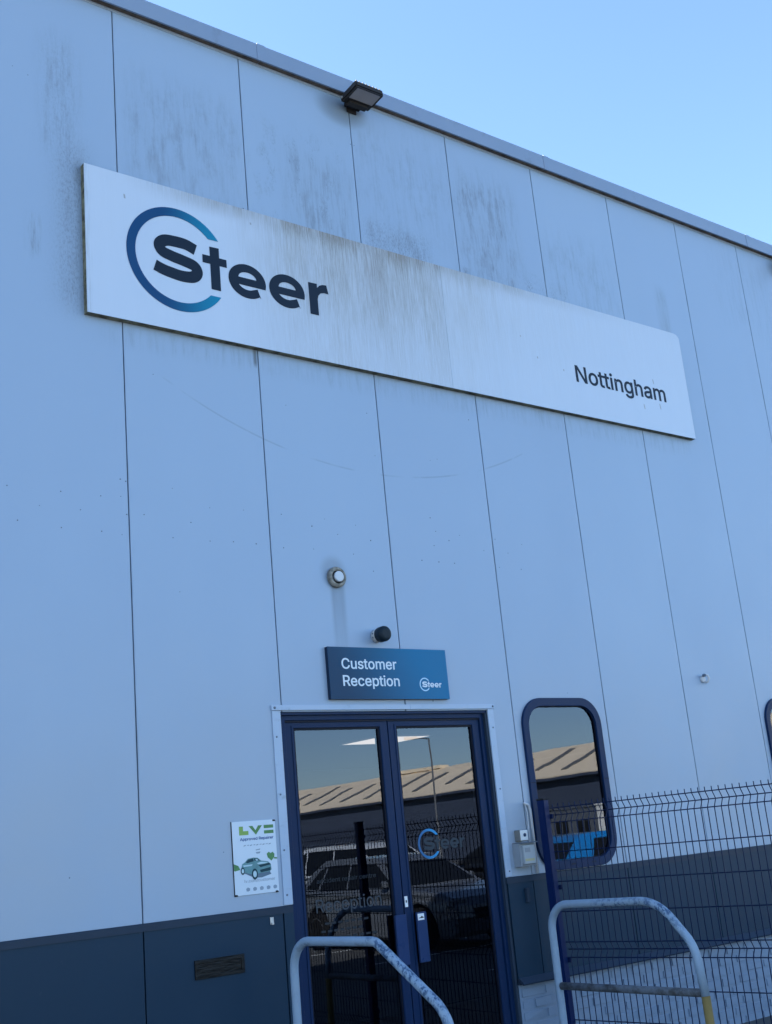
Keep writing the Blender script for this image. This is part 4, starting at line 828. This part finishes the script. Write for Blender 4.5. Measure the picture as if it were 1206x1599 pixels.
# ------------------------------------------------------------------ cars in the car park opposite the glass
TYRE = simple('tyre_rubber', (.015, .015, .016), .85); RIM = simple('alloy_rim', (.42, .43, .44), .35, .6)
HEADL = simple('headlamp_glass', (.18, .19, .2), .12); TAILL = simple('tail_lamp', (.35, .01, .012), .2); CHROME = simple('bright_rail', (.6, .62, .63), .25, .8)
def car_paint(name, c):
    m = Mat(name, c, .28); m.b.inputs['Coat Weight'].default_value = .6; m.b.inputs['Coat Roughness'].default_value = .08
    src, x, y, z = m.xyz(True); m.color(m.mix(m.noise(src, 3, 4), tuple(v * .9 for v in c), tuple(v * 1.08 for v in c))); return m.m
def make_car(name, label, paint, loc, rz, L=4.35, Wd=1.78, belt=.92, roof=1.45, suv=False, quarter=True):
    t = thing(name, label, 'car', 'cars mirrored in the door and window glass', loc, rz)
    hl = L / 2; fa, ra, wr = hl - .83, -hl + .80, (.345 if suv else .315)
    hood = belt + (.04 if suv else -.02)
    def arch(yc):
        rr = wr + .055; return [(yc + rr * math.cos(a), wr + rr * math.sin(a)) for a in [math.pi - math.pi * k / 10 for k in range(11)]]
    bot = .23 if suv else .17
    out = [(-hl + .03, .38), (-hl + .07, bot + .06), (-hl + .2, bot)] + [(ra - wr - .055, bot)] + arch(ra) + [(ra + wr + .055, bot), (fa - wr - .055, bot)] + arch(fa) + [(fa + wr + .055, bot), (hl - .18, bot), (hl - .05, bot + .08), (hl, .45), (hl - .02, .62), (hl - .10, hood - .14), (hl - .35, hood - .06), (hl - 1.05, hood + .015), (hl - 1.25, belt + .02), (0, belt), (-hl + .45, belt + .03), (-hl + .10, belt + .01), (-hl + .02, belt - .16), (-hl, .6)]
    ob = plate('body', [out], -Wd / 2, Wd / 2, paint, t, .055)
    def plan(y): return 1 - .17 * (abs(y) / hl) ** 3.2
    for v in ob.data.vertices:     # outline was written as (along, up): turn it to run along y, taper in plan, tuck the sills
        x, y, z = v.co; k = plan(x) * (1 - .05 * max(0, (z - .6) / .4)) * (1 - .05 * max(0, (.45 - z) / .3)); v.co = (y * k, x, z)
    # greenhouse
    r0, f0 = -hl + (.12 if suv else .28), hl - 1.15
    rT, fT = r0 + (.22 if suv else .42), f0 - .80
    gh = [(r0, belt), (rT - .05, roof - .10), (rT + .12, roof - .02), ((rT + fT) / 2, roof), (fT - .1, roof - .03), (fT + .05, roof - .09), (f0, belt)]
    wb, wt = Wd / 2 * .93, Wd / 2 * .72
    hwid = lambda z: wb + (wt - wb) * min(1, max(0, (z - belt) / (roof - belt)))
    n = len(gh); vv = [(-hwid(z), y, z) for y, z in gh] + [(hwid(z), y, z) for y, z in gh]
    fc = [tuple(range(n)), tuple(range(2 * n - 1, n - 1, -1))] + [(i, n + i, n + i + 1, i + 1) for i in range(n - 1)]
    bm = bmesh.new(); bv = [bm.verts.new(p) for p in vv]
    for f in fc: bm.faces.new([bv[i] for i in f])
    bmesh.ops.recalc_face_normals(bm, faces=list(bm.faces))
    bmesh.ops.bevel(bm, geom=[e for e in bm.edges if e.calc_face_angle(0) > .5 and min(v.co.z for v in e.verts) > belt + .05], offset=.05, segments=2, affect='EDGES')
    cab = bm_obj('cabin', bm, paint, t)
    mid = (r0 + f0) / 2 - .05
    def side(poly, sx):
        o_ = mesh_obj('side_window', [(sx * (hwid(z) + .006), y, z) for y, z in poly] + [(sx * (hwid(z) - .004), y, z) for y, z in poly],
                      [tuple(range(len(poly))) if sx > 0 else tuple(range(len(poly)))[::-1]] + [(i, (i + 1) % len(poly), len(poly) + (i + 1) % len(poly), len(poly) + i) for i in range(len(poly))], CARGLASS, cab)
    zt, zb = roof - .11, belt + .05
    for sx in (-1, 1):
        side([(mid + .03, zb), (f0 - .22, zb), (fT - .02, zt), (mid + .03, zt + .015)], sx)
        side([(r0 + .60, zb), (mid - .03, zb), (mid - .03, zt + .015), (rT + .32, zt)], sx)
        if quarter: side([(r0 + .20, zb + .03), (r0 + .54, zb + .01), (rT + .26, zt - .005), (rT + .08, zt - .06)], sx)
        m_ = box('door_mirror', sx * (wb + .02) - .10 * (sx < 0), sx * (wb + .02) + .10 * (sx > 0), f0 - .42, f0 - .28, belt + .03, belt + .15, paint, t, .03)
        if suv: tube('roof_rail', [(sx * (wt - .03), rT + .15, roof - .02), (sx * (wt - .03), rT + .2, roof + .035), (sx * (wt - .03), fT - .3, roof + .035), (sx * (wt - .03), fT - .2, roof - .03)], .016, CHROME, t, 6)
        lo = box('headlight', sx * Wd * .36 - .16, sx * Wd * .36 + .16, hl - .20, hl - .045, .60, .74, HEADL, t, .03)
        box('tail_light', sx * Wd * .38 - .10, sx * Wd * .38 + .10, -hl - .002, -hl + .12, .70, .90, TAILL, t, .025)
        for yc in (fa, ra):
            wx = sx * (Wd / 2 - .115)
            ty = lathe('wheel', [(wr * .62, -.10), (wr * .93, -.10), (wr, -.06), (wr, .06), (wr * .93, .10), (wr * .62, .10)], TYRE, t, 24, 'x', (wx, yc, wr))
            lathe('rim', [(wr * .60, .04), (wr * .61, .102), (wr * .52, .088), (wr * .15, .085), (wr * .08, .095)] if sx > 0 else [(wr * .60, -.04), (wr * .61, -.102), (wr * .52, -.088), (wr * .15, -.085), (wr * .08, -.095)], RIM, ty, 20, 'x', (wx, yc, wr))
    def screen(ya, za, yb, zb_, name):
        nrm = Vector((0, zb_ - za, -(yb - ya))).normalized(); nrm = nrm if nrm.z > 0 else -nrm
        P = []
        for f_ in (.10, .90):
            y, z = ya + (yb - ya) * f_, za + (zb_ - za) * f_; w_ = hwid(z) - .07
            P.append((y, z, w_))
        vs = []
        for e in (.006, -.01):
            for s_, k in ((-1, 0), (1, 0), (1, 1), (-1, 1)): vs.append((s_ * P[k][2], P[k][0] + nrm.y * e, P[k][1] + nrm.z * e))
        mesh_obj(name, vs, [(0, 1, 2, 3), (7, 6, 5, 4), (0, 4, 5, 1), (1, 5, 6, 2), (2, 6, 7, 3), (3, 7, 4, 0)], CARGLASS, cab)
    screen(f0, belt, fT + .05, roof - .09, 'windscreen'); screen(r0, belt, rT - .05, roof - .10, 'rear_window')
    box('grille', -.42, .42, hl - .03, hl + .004, .42, .58, BLACK, t, .01)
    return t
make_car('parked_car', 'grey hatchback nearest behind the fence, mirrored in both door leaves', car_paint('charcoal_paint', (.11, .12, .135)), (9.5, -9.6, 0), 0, 4.3, 1.78, .90, 1.42)
make_car('parked_car', 'silver estate with roof rails behind the grey hatchback in the left door reflection', car_paint('silver_paint', (.50, .51, .52)), (13.9, -16.2, 0), 0, 4.6, 1.86, 1.0, 1.66, True)
make_car('parked_car', 'black car facing away from the wall, mirrored behind the door glass logo', car_paint('black_paint', (.014, .015, .017)), (17.0, -15.0, 0), math.pi, 4.4, 1.8, .93, 1.46)
make_car('parked_car', 'bright blue hatchback mirrored in the rounded window', car_paint('bright_blue_paint', (.010, .19, .50)), (14.9, -9.8, 0), R(-78), 4.1, 1.76, 1.0, 1.46, False, False)
# ------------------------------------------------------------------ warehouse opposite, cabins, lamp posts
OW = thing('opposite_warehouse', 'long low warehouse with pale pitched roof mirrored in the glass', 'building', loc=(57, -72, 0))
def cladding2(name, a, b, sc, ax):
    m = Mat(name, a, .5); src, x, y, z = m.xyz(True); c = y if ax == 'y' else x
    rib = (c * sc).op('FRACT').step(.0, .25) - (c * sc).op('FRACT').step(.7, .95)
    m.color(m.mix(m.noise(src, .25, 4), a, b)); m.bump(rib, .18, .03); return m.m
OROOF = cladding2('pale_roof_sheet', (.78, .62, .42), (.88, .71, .50), 3.0, 'y'); OWALL = cladding2('dark_wall_sheet', (.042, .054, .082), (.055, .068, .10), 3.0, 'y')
ORL = simple('grey_rooflight', (.13, .125, .12), .4)
eZ, rZ, dp, hl_ = 5.0, 7.25, 6.2, 45
mesh_obj('wall', [(0, -hl_, 0), (0, hl_, 0), (0, hl_, eZ), (0, -hl_, eZ), (.3, -hl_, 0), (.3, hl_, 0), (.3, hl_, eZ), (.3, -hl_, eZ)], [(0, 3, 2, 1), (4, 5, 6, 7), (0, 1, 5, 4), (3, 7, 6, 2), (0, 4, 7, 3), (1, 2, 6, 5)], OWALL, OW)
for e in (-hl_ + .01, hl_ - .31): 
    n_ = 5; pr = [(.31, 0), (2 * dp, 0), (2 * dp, eZ - .02), (dp, rZ - .06), (.31, eZ - .02)]
    mesh_obj('gable', [(x, e, z) for x, z in pr] + [(x, e + .3, z) for x, z in pr], [tuple(range(5)), tuple(range(9, 4, -1))] + [(i, 5 + i, 5 + (i + 1) % 5, (i + 1) % 5) for i in range(5)], OWALL, OW)
def slope(name, x0, z0, x1, z1, ya, yb, th, lift, mat, par):
    n_ = Vector((-(z1 - z0), 0, x1 - x0)).normalized()
    n_ = n_ if n_.z > 0 else -n_
    vs = [(x + n_.x * k, y, z + n_.z * k) for k in (lift, lift + th) for (x, z) in ((x0, z0), (x1, z1)) for y in (ya, yb)]
    return mesh_obj(name, vs, [(0, 1, 3, 2), (4, 6, 7, 5), (0, 4, 5, 1), (2, 3, 7, 6), (0, 2, 6, 4), (1, 5, 7, 3)], mat, par)
rf = slope('roof', -.35, eZ - .12, dp, rZ, -hl_ - .3, hl_ + .3, .12, .0, OROOF, OW)
slope('roof', 2 * dp + .35, eZ - .12, dp + .01, rZ, -hl_ - .3, hl_ + .3, .12, .0, OROOF, OW)
k = -hl_ + 2
while k < hl_ - 1:
    a, b = (.12, .70) if int(k * 7) % 3 else (.22, .86)
    slope('rooflight', dp * a, eZ + (rZ - eZ) * a, dp * b, eZ + (rZ - eZ) * b, k, k + .55, .06, .125, ORL, OW); k += 3.3
box('ridge_vent', dp - .5, dp + .5, -6, 1, rZ + .05, rZ + .32, OROOF, OW)
box('gutter', -.5, -.36, -hl_, hl_, eZ - .25, eZ - .08, OWALL, OW)
def cabin(label, loc, col, n):
    t = thing('portable_cabin', label, 'cabin', 'site cabins in the window reflection', loc)
    m_ = simple('cabin_' + col[0], col[1], .6); bm = bmesh.new(); box_bm(bm, 0, 2.5, -3, 3, .15, 2.45); bmesh.ops.bevel(bm, geom=list(bm.edges), offset=.03, segments=1, affect='EDGES')
    bm_obj('cabin_shell', bm, m_, t); box('cabin_roof', -.06, 2.56, -3.06, 3.06, 2.4505, 2.54, m_, t, .02); box('cabin_base', .1, 2.4, -2.9, 2.9, 0, .149, BLACK, t)
    for y in [-2.3 + i * 1.55 for i in range(n)]:
        w = box('window', -.03, -.0005, y, y + 1.0, 1.0, 1.9, WHITE if col[0] == 'white' else m_, t); box('pane', -.04, -.0305, y + .06, y + .47, 1.06, 1.84, CARGLASS, w); box('pane', -.04, -.0305, y + .53, y + .94, 1.06, 1.84, CARGLASS, w)
cabin('grey site cabin with small windows beside the white one', (43.6, -38.9, 0), ('grey', (.10, .11, .125)), 4)
cabin('white site cabin mirrored low in the rounded window', (41.8, -32.0, 0), ('white', (.72, .70, .64)), 3)
LAMPM = simple('galvanised_column', (.20, .20, .20), .5, .5)
def lamp(label, loc, h, arm):
    t = thing('lamp_post', label, 'lamp post', 'car park lamp posts in the reflection', loc)
    tube('column', [(0, 0, 0), (0, 0, 1.2), (0, 0, 1.21), (0, 0, h)], [.08, .08, .05, .035], LAMPM, t, 10)
    tube('arm', [(0, 0, h - .02), (arm * .4, 0, h + .03), (arm, 0, h + .05)], .03, LAMPM, t, 8)
    box('lamp_head', min(arm, arm * 1.8), max(arm, arm * 1.8), -.14, .14, h, h + .12, LAMPM, t, .03)
lamp('tall lamp post mirrored in the right door leaf', (33.6, -37.3, 0), 6.2, -.8)
lamp('lamp post mirrored faintly near the top of the left door leaf', (27.5, -42.5, 0), 6.2, .8)
